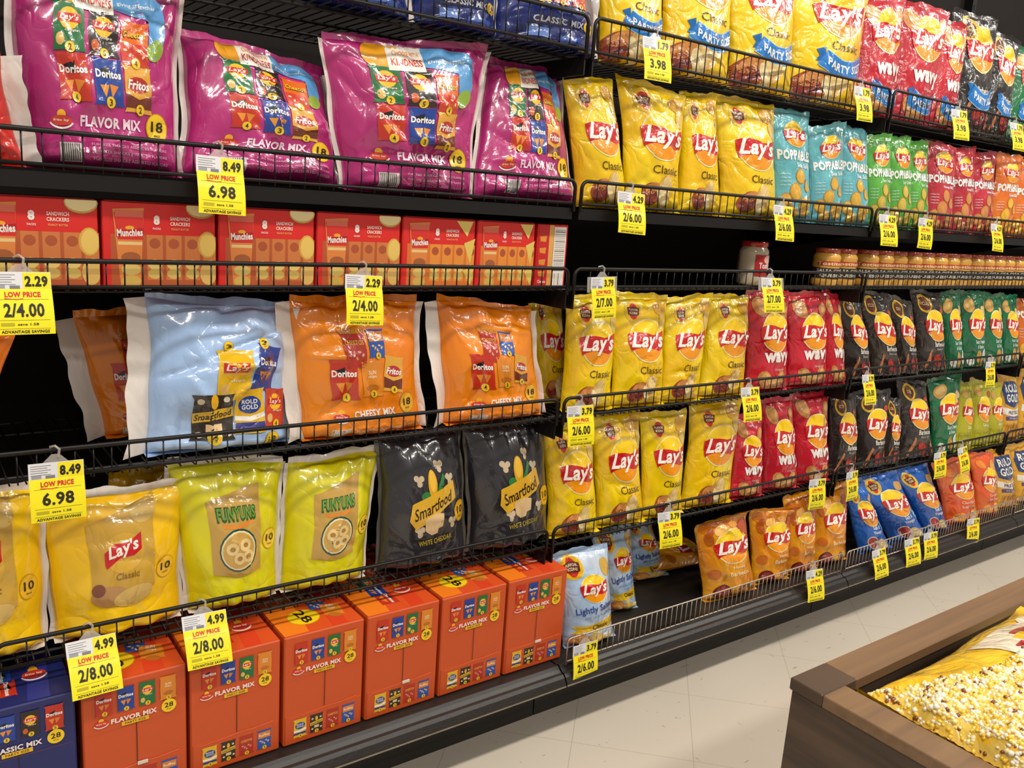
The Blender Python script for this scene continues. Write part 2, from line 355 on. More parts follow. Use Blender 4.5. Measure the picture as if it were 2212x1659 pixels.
def art_lays(flav, party=False):
    a = Art(.05); T = {'classic': ('Classic', DRK), 'wavy': None, 'bbq': ('Barbecue', 'e8e2d8'), 'green': ('Sour Cream', 'e0f0e4'), 'salt': ('Salt &', 'dceaf8'), 'honey': ('Honey', 'f6dca0'), 'ched': ('Cheddar &', 'f8d8b8'), 'limon': ('Limon', 'f0f0c0')}[flav]
    top = 1.36
    yb = .86 if not party else 1.02
    sun(a, .045, yb, .265)
    if flav == 'classic':
        emblem(a, -.2, 1.24, .11)
        a.text('Classic', .1, .47+(.17 if party else 0), .45, .095, DRK, bold=.0)
        chips(a, -.02 if not party else -.14, .2, 1.05 if not party else 1.4)
        if not party: a.ell(.3, 1.3, .14, .1, 'd9a53c', 1)
        a.ell(.36, 1.12, .07, .12, 'e0c070', 1, rot=.3)
    if flav == 'wavy':
        a.text('wavy', .08, .47+(.05 if party else 0), .66, .21, 'f6f0ea', bold=.05)
        a.text('Original', .12, .35+(.08 if party else 0)-.04, .26, .05, 'f0b8b0')
        for x, y, r in ((-.2, .17, .16), (-.02, .12, .13), (.17, .2, .12), (-.27, 1.23, .17), (.3, 1.2, .13)): a.ell(x, y, r, r*.75, 'c98a4a', 1, 12, rot=x*3); a.ell(x+.02, y+.02, r*.7, r*.45, 'dba564', 2, 10, rot=x*3)
    if flav == 'bbq':
        a.text('Barbecue', .1, .52, .38, .09, 'e8e2d8'); a.text('flavored', .1, .43, .25, .04, 'a8a098')
        a.ell(.02, .22, .13, .12, '8a1c1c', 1); a.ell(.0, .24, .09, .07, 'ac3428', 2); a.band([(-.36, .1), (-.16, .42)], .06, 'b0683c', 1); a.band([(.3, .08), (.34, .34)], .07, 'cc5a22', 1)
        a.ell(-.22, 1.24, .17, .16, 'e0b41e', 1); a.ell(-.22, 1.24, .13, .12, '5a2014', 2); a.text('ICON', -.22, 1.24, .16, .06, 'e8c890', 3); a.ell(.28, 1.15, .07, .05, 'b83c20', 1)
    if flav == 'green':
        a.text('Sour Cream', .08, .52, .42, .075, 'd8ece0'); a.text('& Onion', .08, .42, .3, .07, 'd8ece0')
        a.ell(-.24, 1.22, .19, .13, 'd0a050', 1, rot=.3); a.ell(-.26, 1.24, .13, .08, 'deb66a', 2, rot=.3); a.ell(.3, 1.12, .12, .07, 'dcc080', 1, rot=-.5)
        a.ell(.02, .2, .12, .15, 'c89a4c', 1); a.ell(.28, .24, .1, .15, 'e8e8de', 1, rot=-.5); a.ell(-.28, .14, .12, .08, 'e0e4d8', 1)
    if flav == 'salt':
        emblem(a, -.24, 1.24, .13)
        a.text('Salt &', .12, .54, .26, .08, 'e4f0fa'); a.text('Vinegar', .12, .43, .36, .085, 'e4f0fa')
        a.ell(-.13, .22, .17, .15, 'e8e0dc', 1); a.ell(-.13, .22, .15, .13, 'b02e30', 2); a.ell(.13, .14, .16, .14, 'd9b870', 3, rot=-.4); a.ell(.15, .15, .11, .09, 'e8d090', 4, rot=-.4)
        a.ell(.32, 1.18, .12, .09, 'c89a58', 1); a.ell(.36, .55, .05, .12, '7ab4e8', 1, rot=.3)
    if flav == 'honey':
        a.text('Honey', .1, .5, .24, .06, 'f8e0a8'); a.text('Barbecue', .1, .4, .38, .075, 'f8e0a8')
        a.ell(-.3, 1.25, .16, .12, 'd0741c', 1); a.ell(0, 1.28, .16, .09, 'c87418', 1); a.ell(-.14, 1.16, .12, .07, 'f0b860', 2, rot=.5); a.ell(.12, 1.2, .1, .06, 'e8a040', 2, rot=-.4); a.ell(-.32, 1.14, .09, .05, 'a8500c', 2, rot=.9); a.ell(.33, 1.1, .13, .15, '9c3a1c', 1); a.ell(.33, 1.1, .1, .12, 'b8502c', 2); a.ell(-.35, 1.05, .07, .12, 'b05a1c', 1)
        a.ell(-.26, .12, .16, .13, '5a1c18', 1); a.ell(-.25, .14, .12, .08, '8a2c24', 2); a.ell(-.36, .45, .1, .09, 'c86c1c', 1); a.ell(.1, .14, .08, .06, 'a06034', 1, rot=.5); a.ell(.26, .16, .11, .06, 'd8a860', 1)
    if flav == 'ched':
        a.text('Cheddar &', .08, .5, .4, .065, 'f8d4b4'); a.text('Sour Cream', .08, .4, .42, .065, 'f8d4b4')
        a.ell(-.2, .15, .18, .12, 'f09a28', 1); a.ell(.2, .18, .14, .12, 'f0b43c', 1); a.ell(.25, 1.2, .14, .12, 'e8a83c', 1); a.ell(-.22, 1.22, .14, .09, 'e88a34', 1)
    if flav == 'limon':
        a.rect(-.4, .16, .42, .38, 'a8a41c', 1); a.text('Limon', .06, .5, .3, .07, 'f4f4d0'); a.ell(-.22, 1.22, .15, .1, 'c8a050', 1); a.ell(.3, 1.22, .08, .08, '9a5a28', 1); a.ell(.1, .12, .12, .08, 'd8c060', 2)
    if party: ribbon(a, .12, .5 if flav != 'wavy' else .3, .68)
    return a
def art_light():
    a = Art(.05)
    emblem(a, -.23, 1.27, .15); sun(a, .08, .92, .2)
    a.ell(.37, 1.2, .09, .15, 'd9b050', 1, rot=.2)
    a.text('Lightly Salted', .06, .6, .78, .14, '2c4a94', bold=.02, rot=.08); a.text('50% LESS SODIUM', .1, .49, .56, .05, '7a90c0', rot=.08); a.text('than regular potato chips', .1, .43, .4, .03, '9aacd0', rot=.08)
    a.poly([(-.42, .22), (-.3, .27), (-.4, .34), (-.1, .34), (.42, .42), (.42, .27), (0, .2)], 'f0c41c', 1); a.text('Classic', .12, .31, .32, .085, DRK, 3, rot=.08)
    a.ell(-.27, .08, .2, .14, 'c87a34', 1); a.ell(-.25, .1, .14, .08, 'dc9a50', 2); a.ell(.04, .06, .18, .13, 'dcb85c', 2); a.ell(.3, .04, .13, .1, 'e8d08c', 2)
    return a
def art_pop(t2, c2):
    a = Art(.05)
    sun(a, .02, 1.4, .2, kx=1.35); a.text('POPPABLES', 0, 1.06, .9, .17, 'eef2ee', bold=.05); a.text(t2, .14, .9, .42, .07, 'e8f0ee')
    for x, y, r in ((.04, .72, .13), (-.1, .46, .15), (-.32, .3, .13), (.26, .58, .11), (.12, .22, .16), (.34, .32, .1), (-.2, .1, .13)):
        a.ell(x, y, r*1.05, r*1.0, 'b8882c', 1, 12, rot=x*4); a.ell(x, y, r*.92, r*.86, c2, 2, 12, rot=x*4)
    for i in range(4): a.text('crispy bite', -.33, .74-.06*i, .2, .028, 'd8e8e8')
    return a
def art_rold():
    a = Art(.05)
    a.poly([(-.42, 1.02), (-.3, 1.2), (.3, 1.2), (.42, 1.02), (.36, .74), (0, .66), (-.36, .74)], '1f3a6c', 1)
    a.text('ROLD', 0, 1.06, .6, .17, 'e6e4da', bold=.03); a.text('GOLD', 0, .86, .6, .17, 'e6e4da', bold=.03)
    a.band([(-.42, .6), (0, .54), (.42, .6)], .14, 'e8e4dc', 1); a.text('PRETZELS', 0, .56, .5, .07, '5a4a6a'); a.rect(-.34, .4, .34, .48, '4a3a80', 1); a.text('Original', 0, .44, .4, .05, 'd8d0e0')
    for i in range(14):
        x = -.36+.055*i; a.band([(x-.06, .06+.03*(i % 3)), (x+.08, .34-.03*(i % 2))], .03, 'a8682c' if i % 2 else 'c08440', 1)
    a.rect(-.45, .0, .45, .05, '4a3a80', 2)
    return a
def art_multi():
    a = Art(.035)
    mini(a, 'green', -.2, .7, .19, num='2'); mini(a, 'black', .0, .69, .19, num='5'); mini(a, 'cheetos', .19, .66, .19, num='4')
    mini(a, 'doritos', -.19, .45, .19, num='4', asp=1.25); mini(a, 'doritosblue', .01, .44, .19, num='3', asp=1.25); mini(a, 'fritos', .2, .42, .19, num='2', asp=1.25)
    a.poly([(.02, .84), (.02, .98), (.32, .94), (.38, .9), (.4, .72), (.36, .6), (.29, .58), (.28, .8)], '5a9ad0', 1); a.ell(.33, .64, .07, .05, '8aa83a', 2, rot=.8); a.text('giving together', .2, .87, .24, .03, 'd8e8f4')
    a.ell(-.2, .9, .12, .1, 'e8a01c', 1); a.rect(-.17, .8, .06, .99, 'f0e8dc', 2); a.text('CHOOSE WITH', -.05, .92, .18, .035, 'e89030', 3); a.text('KINDNESS', -.05, .86, .2, .05, 'd03a28', 3)
    smile(a, -.28, .225, .12); a.text('FLAVOR MIX', .02, .235, .38, .058, 'f0d8e4', bold=.04); numdisc(a, '18', .33, .235, .075)
    a.rect(-.3, .03, -.17, .12, 'd8d0cc', 1)
    for i in range(9): a.rect(-.29+.012*i, .035, -.285+.012*i, .115, '4a4444', 2)
    for i in range(3): a.text('FUN SIZE SNACKS ASSORTED FLAVORS', .14, .05+.035*i, .5, .014, 'e0a8c4', 2)
    return a
def art_cheesy():
    a = Art(.035)
    mini(a, 'hot', -.1, .62, .18, num=''); mini(a, 'blue', .08, .66, .15, num='4'); a.text('Cheetos', -.1, .76, .2, .05, 'b88a30')
    mini(a, 'doritos', -.2, .42, .22, num='4', asp=1.3); mini(a, 'ched', .02, .42, .18, num='3', asp=1.4); mini(a, 'fritos', .21, .44, .18, num='4', asp=1.4, rot=-.15)
    smile(a, -.25, .15, .12); a.text('CHEESY MIX', .02, .17, .34, .055, 'f0e0d0', bold=.04, rot=.04); numdisc(a, '18', .32, .22, .075, col='e8b030')
    a.rect(-.32, .0, -.17, .07, 'd8d0cc', 1)
    for i in range(9): a.rect(-.31+.014*i, .005, -.305+.014*i, .065, '4a4444', 2)
    a.text('FUN SIZE SNACKS ASSORTED FLAVORS', .12, .05, .5, .016, 'f8d8b0', 2); a.text('CHEESE FLAVORED SNACK CHIPS', .12, .02, .46, .014, 'f8d8b0', 2)
    return a
def art_lblue():
    a = Art(.035)
    mini(a, 'lays', .04, .52, .27, num='', asp=1.25); mini(a, 'doritosblue', .29, .56, .21, num='', asp=1.5, rot=-.2); numdisc(a, '3', .0, .71, .035, 3); numdisc(a, '3', .27, .73, .035, 3)
    mini(a, 'smart', -.1, .24, .3, num='4', asp=1.05, lay=2); mini(a, 'rold', .16, .27, .24, num='', asp=1.3, lay=3); mini(a, 'wavy', .37, .27, .19, num='4', asp=1.4, lay=2, rot=-.1)
    numdisc(a, '18', .33, .04, .06)
    return a
def art_funyuns(n10):
    a = Art(.04)
    a.poly([(-.26, .3), (-.26, .86), (.24, .98), (.24, .3), (0, .26)], 'c09a48', 1)
    a.text('FUNYUNS', -.0, .76, .38, .12, '2c5a2c', bold=.09); a.text('FUNYUNS', .0, .765, .36, .09, '6a9a3c', 5, bold=.03)
    a.band([(-.14, .675), (0, .66), (.16, .69)], .03, 'e08a30', 2)
    a.ell(.0, .48, .19, .17, '1c4a44', 2); a.ell(.0, .48, .175, .155, 'e8dca8', 3); a.ell(.0, .48, .16, .14, 'caa050', 4)
    for x, y in ((-.07, .5), (.06, .52), (.0, .42), (.09, .43)): a.ell(x, y, .06, .05, 'e4c888', 5, 12); a.ell(x, y, .028, .02, 'a87c38', 6, 8)
    numdisc(a, '10', .35, .52, .08, col='eec63a')
    return a
def art_lays10():
    a = Art(.04)
    a.poly([(-.22, .28), (-.24, .84), (0, .9), (.24, 1.0), (.26, .34), (.1, .24)], 'c49a34', 1); a.ell(.17, .88, .09, .07, 'cfae60', 2)
    a.ell(.02, .62, .15, .14, 'd0a438', 2)
    P = [(-.13, .56), (-.13, .64), (-.05, .69), (.06, .69), (.15, .75), (.15, .63), (.09, .59), (-.02, .59), (-.12, .53)]
    a.poly(P, RED, 3); a.text("Lay's", .01, .645, .24, .11, 'f4e8d8', 5, bold=.03, shear=.25, rot=.2)
    a.text('Classic', .04, .46, .18, .05, '8a6420', 3); a.ell(-.1, .32, .14, .08, 'b88850', 2); a.ell(.08, .3, .16, .07, 'd0ac5c', 3, rot=.2); a.ell(-.18, .38, .05, .05, '7c3c24', 3)
    numdisc(a, '10', .35, .44, .075, col='e6b21a')
    return a
def art_smart():
    a = Art(.04)
    for x, y in ((-.17, .78), (.08, .88), (.2, .76), (-.16, .34), (.24, .38)):
        for dx, dy in ((0, 0), (.03, .015), (-.025, .02), (.005, -.03)): a.ell(x+dx, y+dy, .03, .028, 'c8b494', 1, 8)
    a.ell(-.02, .74, .055, .12, 'd8a01c', 2); a.ell(-.02, .76, .04, .09, 'e6b636', 3); a.band([(.02, .6), (.07, .7), (.13, .8)], .045, '2c7a3c', 1); a.ell(-.1, .64, .05, .04, '2c7a3c', 1)
    a.poly([(-.27, .44), (-.25, .58), (.25, .74), (.29, .58), (-.2, .36)], 'd8a82c', 4); a.text('Smartfood', .0, .55, .48, .1, '2c1c10', 6, shear=.3, rot=.3, bold=.01)
    a.poly([(-.1, .34), (-.11, .45), (.02, .49), (.12, .47), (.11, .36), (.05, .35), (.04, .31), (-.03, .3)], 'd8b684', 5)
    a.text('WHITE CHEDDAR', .03, .24, .4, .045, 'a8902c', 3, rot=.06); numdisc(a, '10', .37, .45, .09, col='e0aa1c')
    return a
def art_dblue():
    a = Art(.04)
    mini(a, 'lays', -.2, .6, .19); mini(a, 'doritos', 0, .6, .19); mini(a, 'cheetos', .2, .6, .19); a.text('CLASSIC MIX', 0, .28, .5, .07, 'd8dcec', bold=.04); numdisc(a, '18', .33, .28, .07)
    a.rect(-.3, .06, -.1, .18, '5a78b8', 1); a.rect(.0, .04, .3, .12, '3c58a0', 1)
    return a
_sun = 0
KIND = {
 # art, base colour(s): main, tint ; white side seams ; label phrase ; category
 'classic': (lambda: art_lays('classic'), 'f2d00c', 'eca80c', 'yellow classic potato chip bag'),
 'party': (lambda: art_lays('classic', True), 'f4d010', 'eaa810', 'yellow party size chip bag with blue ribbon'),
 'wavyparty': (lambda: art_lays('wavy', True), 'c2182c', 'a81024', 'red wavy chip bag with blue ribbon'),
 'bbqparty': (lambda: art_lays('bbq', True), '1f1a18', '2c2420', 'black barbecue party size chip bag with blue ribbon'),
 'greenparty': (lambda: art_lays('green', True), '0c7440', '0c5c34', 'green party size chip bag with blue ribbon'),
 'wavy': (lambda: art_lays('wavy'), 'ca2032', 'b0182a', 'red wavy potato chip bag'),
 'bbq': (lambda: art_lays('bbq'), '241d1b', '38302a', 'black barbecue potato chip bag'),
 'green': (lambda: art_lays('green'), '0a6e44', '085434', 'green sour cream and onion chip bag'),
 'salt': (lambda: art_lays('salt'), '1560bc', '0c4494', 'blue salt and vinegar chip bag'),
 'honey': (lambda: art_lays('honey'), 'e39a14', 'cc6c0c', 'golden orange honey barbecue chip bag'),
 'ched': (lambda: art_lays('ched'), 'e0561c', 'e87a24', 'bright orange cheddar chip bag'),
 'limon': (lambda: art_lays('limon'), 'b8b418', 'a09c14', 'yellow green lime flavoured chip bag'),
 'light': (art_light, 'a8c4e4', 'dce6f0', 'light blue lightly salted chip bag'),
 'popteal': (lambda: art_pop('Sea Salt', 'd9a93c'), '6ab6c0', '58a8b4', 'teal popped potato snack bag'),
 'popgreen': (lambda: art_pop('Sour Cream', 'd0b448'), '5cae44', '4c9c3a', 'grass green popped potato snack bag'),
 'popred': (lambda: art_pop('Honey BBQ', 'd08a4a'), 'c02c3c', 'a42030', 'rosy red popped potato snack bag'),
 'poporange': (lambda: art_pop('Cheddar', 'e8b030'), 'e0761c', 'd0601c', 'orange popped cheddar snack bag'),
 'rold': (art_rold, 'e0a81c', 'c88c14', 'yellow and blue pretzel bag'),
 'multi': (art_multi, 'b42c76', '9c1f62', 'magenta multipack snack bag with white seams'),
 'cheesy': (art_cheesy, 'ee8a14', 'e0760c', 'orange multipack snack bag with white seams'),
 'lblue': (art_lblue, 'a2c2ec', 'b4cef0', 'light blue multipack snack bag with white left seam'),
 'dblue': (art_dblue, '1c2c74', '14205c', 'dark blue multipack snack bag'),
 'funyuns': (lambda: art_funyuns(1), 'dcd40e', 'd0c40c', 'lime yellow onion ring multipack bag'),
 'lays10': (art_lays10, 'f4c60a', 'e8b00a', 'yellow ten pack chip bag with tan picture'),
 'smart': (art_smart, '232226', '2e2e34', 'black white cheddar popcorn multipack bag'),
 'redmulti': (lambda: Art(), 'cc2418', 'b81c14', 'red snack bag with white seam'),
 'orangeplain': (lambda: Art(), 'ec7a10', 'e06a0c', 'plain orange snack bag, cut off at left edge,'),
 'plainyel': (lambda: Art(), 'c8980c', 'b08008', 'yellow bag'),
}
_ac = {}
def get_art(k):
    if k not in _ac: _ac[k] = KIND[k][0]()
    return _ac[k]

# ------------------------------------------------------------------ a filled bag on four corners
def bag(kind, BL, BR, TL, TR, depth, label, group, cat='chip bag', seed=0, asp=None, flop=0, vf=.8, crum=1.0, res=None, name='chip_bag', fat=.55, slide=0, rub=0, extra=None):
    BL, BR, TL, TR = [np.asarray(p, float) for p in (BL, BR, TL, TR)]
    rg = np.random.RandomState(seed*7+13)
    w = np.linalg.norm(BR-BL+TR-TL)/2; h = np.linalg.norm(TL+TR-BL-BR)/2
    asp = asp or 1.42
    origin = (BL+BR)/2
    up = (TL+TR-BL-BR)/2; up /= np.linalg.norm(up); rt = (BR+TR-BL-TL)/2; rt = rt-up*rt.dot(up); rt /= np.linalg.norm(rt)
    nf = np.cross(rt, up)      # towards the aisle
    if (nf[2] < 0 if slide else nf[1] > 0): nf = -nf
    NU, NV = res or (34, 46)
    K = int(9+5*crum)
    cr = [(rg.rand(), rg.rand(), rg.rand()*math.pi, rg.uniform(.015, .05), rg.uniform(-1, 1), rg.uniform(.12, .4)) for _ in range(K)]
    ph = rg.rand(12)*6.28; fr = rg.uniform(.6, 1.5, 12)
    k1, k2 = rg.randint(3, 6), rg.randint(3, 6)
    multi = asp < 1.2
    def centre(u, v):
        g = np.sin(np.pi*np.clip(v, 0, 1)**.85)**.7
        uu = .5+(u-.5)*(1-(.11 if not multi else .05)*g) + .012*np.sin(5*v+ph[0])+.006*np.sin(13*v+ph[1])
        vv = v + (.012*np.sin(4*u+ph[2])+.008*np.sin(9*u+ph[3]))*np.where(v > .5, (v-.5)*2, 0)
        if flop:
            t = np.clip((vv-vf)/(1-vf), 0, 1); phi = flop*t+1e-6; Lh = t*(1-vf)
            ve = np.where(vv > vf, vf+Lh*np.sin(phi)/phi, vv); fw = np.where(vv > vf, Lh*(1-np.cos(phi))/phi, 0)
        else: ve, fw = vv, 0*vv
        p = ((1-uu)*(1-ve))[:, None]*BL+(uu*(1-ve))[:, None]*BR+((1-uu)*ve)[:, None]*TL+(uu*ve)[:, None]*TR
        return p + nf*(fw*h)[:, None]
    def thick(u, v):
        a = np.clip(1-np.abs(2*u-1)**2.1, 0, 1)**.62; g = np.sin(np.pi*np.clip(v, 0, 1)**(.72 if not multi else .85))
        g = np.clip(g, 0, 1)**fat
        if not slide: g = np.maximum(g, np.clip(v/.05, 0, 1)**.5*np.clip(1-v*1.2, 0, 1)**.25*np.where(v < .6, .96, 0))
        return depth/2*a*g
    def wr(u, v, side):
        m = np.clip(1-np.abs(2*u-1)**4, 0, 1)
        x, y = u, v*asp
        d = np.zeros_like(u)
        for i in range(4):
            th = ph[i]+side; d += .35*np.sin((4+3*i)*fr[i]*(x*math.cos(th)+y*math.sin(th))*1.6+ph[i+4]+1.2*np.sin(3*y+ph[i]))/(1+.5*i)
        for cx, cy, th, wd, am, ln in cr:
            dx, dy = x-cx, y-cy*asp; q = dx*math.cos(th)+dy*math.sin(th)+.05*np.sin(9*(dy)+cx*9); s = -dx*math.sin(th)+dy*math.cos(th)
            d += am*1.25*np.exp(-np.abs(q)/wd)*np.exp(-(s/ln)**2)
        d = d*.0054*crum*(w/.19)**.5
        e = .0075*(w/.2)
        d += e*np.exp(-v/.10)*np.sin(2*np.pi*k1*u+ph[8]+2*np.sin(3*u+ph[9]))*.8 + e*np.exp(-(1-v)/.13)*np.sin(2*np.pi*k2*u+ph[10]+2*np.sin(4*u+ph[11]))
        return d*m
    us = np.linspace(0, 1, NU+1); us = .5-.5*np.cos(np.pi*us)*.55-.5*(1-2*us)*.45   # denser at the sides
    vs = np.linspace(0, 1, NV+1)
    U, V = np.meshgrid(us, vs); u, v = U.ravel(), V.ravel()
    C0 = centre(u, v); t = thick(u, v)
    Pf = C0 + nf*(t+wr(u, v, 0)*np.minimum(1, t/.008))[:, None]
    Pb = C0 - nf*(t+.7*wr(u, v, 2)*np.minimum(1, t/.008))[:, None]
    zf = BL[2] if slide == 0 else -9
    zmin = min(BL[2], BR[2])-.004
    if not slide:
        Pf[:, 2] = np.maximum(Pf[:, 2], zmin); Pb[:, 2] = np.maximum(Pb[:, 2], zmin)
    cA, cB = np.array(lin(KIND[kind][1])), np.array(lin(KIND[kind][2]))
    mixv = np.clip(.5+.5*np.sin(4.2*u+1.3*np.sin(5*v*asp+ph[5])+ph[6]) - .15, 0, 1)
    if kind in ('classic', 'party'): mixv = mixv*.6
    mixv = mixv[:, None]*.75
    Cc = cA*(1-mixv)+cB*mixv
    n1 = NU+1
    q = np.array([(j*n1+i, j*n1+i+1, (j+1)*n1+i+1, (j+1)*n1+i) for j in range(NV) for i in range(NU)])
    mb = MB(); mb.add(Pf, q, Cc)
    mb.add(Pb, q[:, ::-1], Cc*.9)
    # surface interpolation for the printed artwork
    G = Pf.reshape(NV+1, NU+1, 3)
    du = np.gradient(G, axis=1); dv = np.gradient(G, axis=0); Nn = np.cross(du, dv); Nn /= np.linalg.norm(Nn, axis=2)[:, :, None]+1e-12
    if (Nn.reshape(-1, 3) @ nf).mean() < 0: Nn = -Nn
    def fmap(a, b, off):
        uu = np.clip(a+.5, .002, .998); vv = np.clip(b/asp, .002, .998)
        fi = np.interp(uu, us, np.arange(NU+1)); fj = vv*NV
        i = np.minimum(fi.astype(int), NU-1); j = np.minimum(fj.astype(int), NV-1); s = (fi-i)[:, None]; r = (fj-j)[:, None]
        f = lambda A: A[j, i]*(1-s)*(1-r)+A[j, i+1]*s*(1-r)+A[j+1, i]*(1-s)*r+A[j+1, i+1]*s*r
        nn = f(Nn); nn /= np.linalg.norm(nn, axis=1)[:, None]
        return f(G)+nn*(off+.0004)
    get_art(kind).emit(mb, fmap)
    root = empty(name, origin, label, cat, group)
    if extra: extra(fmap, nf, root, origin)
    mat = FILM if not multi else FILM2
    mb.build('pouch', mat, root, origin)
    # crimped seals
    white = np.array(lin('e4dcd4'))
    def strip(p0, d, wd, col, nseg, fold, nm, jag=0):
        m = MB(); n = len(p0)
        fr_ = np.linspace(0, 1, n)
        o1 = (np.sin(fr_*nseg*2*np.pi)*.0006)[:, None]*nf
        sway = (np.sin(fr_*5+ph[7])*wd*fold)[:, None]*nf
        jg = (1+jag*np.sin(fr_*17+ph[2])+jag*.7*np.sin(fr_*31+ph[4]))[:, None]
        rows = [p0, p0+d*wd*.5*jg+o1+sway*.4, p0+d*wd*jg+o1*1.5+sway]
        V3 = np.concatenate(rows+[r-nf*.0009 for r in rows])
        qq = []
        for k in range(2):
            for i in range(n-1): qq += [(k*n+i, k*n+i+1, (k+1)*n+i+1, (k+1)*n+i), ((k+3)*n+i, (k+4)*n+i, (k+4)*n+i+1, (k+3)*n+i+1)]
        if not slide: V3[:, 2] = np.maximum(V3[:, 2], zmin)
        m.add(V3, qq, col); return m.build(nm, mat, root, origin)
    uu = np.linspace(0, 1, 70 if not multi else 50)
    topd = up if not flop else (up*math.cos(flop)+nf*math.sin(flop))
    sealc = white if kind in ('lays10', 'funyuns') else (cA*.9 if not multi else cA)
    strip(centre(uu, np.ones_like(uu)), topd, .014, sealc, 34, .35, 'top_seal', .12)
    bd = -up*.35+nf*.8 if not multi else -up*.2+nf*.7
    bd /= np.linalg.norm(bd)
    strip(centre(uu, np.zeros_like(uu)), bd, .013, sealc, 34, .25, 'bottom_seal', .12)
    if multi and kind not in ('funyuns', 'lays10', 'smart', 'orangeplain', 'plainyel'):
        vv = np.linspace(0, 1, 60)
        wl = {'lblue': .045, 'cheesy': .04, 'multi': .012, 'redmulti': .05}.get(kind, .02)
        strip(centre(np.zeros_like(vv), vv), -rt*.9+nf*.35, wl, white, 3, .3, 'left_seam', .05)
        strip(centre(np.ones_like(vv), vv), rt*.75+nf*.6, wl*(.7 if kind != 'cheesy' else .35), white, 3, .3, 'right_seam', .05)
    elif kind in ('funyuns', 'lays10', 'smart'):
        vv = np.linspace(0, 1, 60); c = white if kind != 'smart' else np.array(lin('5a564e'))
        strip(centre(np.zeros_like(vv), vv), -rt, .008, c, 3, .3, 'left_seam', .15); strip(centre(np.ones_like(vv), vv), rt, .008, c, 3, .3, 'right_seam', .15)
    return root

# ================================================================== THE SETTING
floor_mat, N, L, p = new_mat('vinyl_tile')
tc = N.new('ShaderNodeTexCoord'); mp = N.new('ShaderNodeMapping'); mp.vector_type = 'POINT'
mp.inputs['Rotation'].default_value = (0, 0, math.radians(45)); L.new(tc.outputs['Object'], mp.inputs['Vector'])
sx = N.new('ShaderNodeSeparateXYZ'); L.new(mp.outputs[0], sx.inputs[0])
def mth(op, a, b=None, c=None):
    n = N.new('ShaderNodeMath'); n.operation = op
    for i, q in enumerate((a, b, c)):
        if q is None: continue
        if isinstance(q, (int, float)): n.inputs[i].default_value = q
        else: L.new(q, n.inputs[i])
    return n.outputs[0]
T_ = .3048
gx = mth('PINGPONG', mth('SUBTRACT', sx.outputs[0], .104), T_/2)   # rotated x = (x-y)/sqrt2
gy = mth('PINGPONG', mth('SUBTRACT', sx.outputs[1], .224), T_/2)
g = mth('MINIMUM', gx, gy); line = mth('LESS_THAN', g, .0007)
def noise(scale, det, src, rough=.5):
    n = N.new('ShaderNodeTexNoise'); n.inputs['Scale'].default_value = scale; n.inputs['Detail'].default_value = det; n.inputs['Roughness'].default_value = rough
    L.new(src, n.inputs['Vector']); return n.outputs['Fac']
m2 = N.new('ShaderNodeMapping'); m2.inputs['Scale'].default_value = (5, 26, 1); m2.inputs['Rotation'].default_value = (0, 0, .5); L.new(tc.outputs['Object'], m2.inputs['Vector'])
speck = mth('GREATER_THAN', noise(3.2, 2, m2.outputs[0], .6), .715)
m3 = N.new('ShaderNodeMapping'); m3.inputs['Scale'].default_value = (22, 6, 1); L.new(tc.outputs['Object'], m3.inputs['Vector'])
speck2 = mth('GREATER_THAN', noise(3.6, 2, m3.outputs[0], .6), .73)
sp = mth('MULTIPLY', mth('MAXIMUM', speck, speck2), .55)
def mixc(fac, a, b):
    n = N.new('ShaderNodeMix'); n.data_type = 'RGBA'
    for i, q in ((0, fac), (6, a), (7, b)):
        if isinstance(q, (int, float)): n.inputs[i].default_value = q
        elif isinstance(q, tuple): n.inputs[i].default_value = (*q, 1)
        else: L.new(q, n.inputs[i])
    return n.outputs[2]
c0 = mixc(noise(2.2, 4, tc.outputs['Object']), lin('c2b8a8'), lin('cdc4b6'))
c1 = mixc(sp, c0, lin('6e6454')); c2 = mixc(mth('MULTIPLY', line, .6), c1, lin('8a7d68'))
L.new(c2, p.inputs['Base Color']); p.inputs['Roughness'].default_value = .38
mb = MB(); mb.box(-3.5, 8, -4.5, .6, -.02, 0); tag(mb.build('floor', floor_mat, smooth=False), kind='structure')
# ---- the long black shelving unit: back panel, uprights, base deck, kick plate
Z0, NB, BAY = -2.438, 7, 1.219
bx = lambda k: Z0+BAY*k          # bay 0 is left of the frame; bay 1 = behind the crackers; bay 2 starts at x=0
unit = empty('shelving_unit', (0, .3, 0), 'long black store shelving unit with back panel and base deck filling the aisle', 'shelving unit')
def part(name, mbx, mat, smooth=False): return mbx.build(name, mat, unit, (0, .3, 0), smooth)
for k in range(NB):
    m = MB(); m.box(bx(k)+.002, bx(k+1)-.002, .475, .49, .12, 2.9); part('back_panel', m, PANEL)
    # base deck with rolled nose
    prof = [(.47, .187), (-.062, .187), (-.067, .190), (-.074, .190), (-.080, .184), (-.088, .178), (-.096, .1765), (-.103, .170), (-.110, .158), (-.110, .150), (-.100, .149), (-.085, .158), (.47, .158)]
    a0, a1 = bx(k)+.002, bx(k+1)-.002; n = len(prof); m = MB()
    V = [(a0, y, z) for y, z in prof]+[(a1, y, z) for y, z in prof]
    m.add(V, [(i, i+n, (i+1) % n+n, (i+1) % n) for i in range(n)]); part('base_deck', m, DECKM, False)
    m = MB(); m.box(a0, a1, -.1122, -.1102, .1495, .1525); part('nose_edge', m, EDGE)
    m = MB(); m.box(a0, a1, .012, .022, 0, .158); part('kick_plate', m, DECKM)
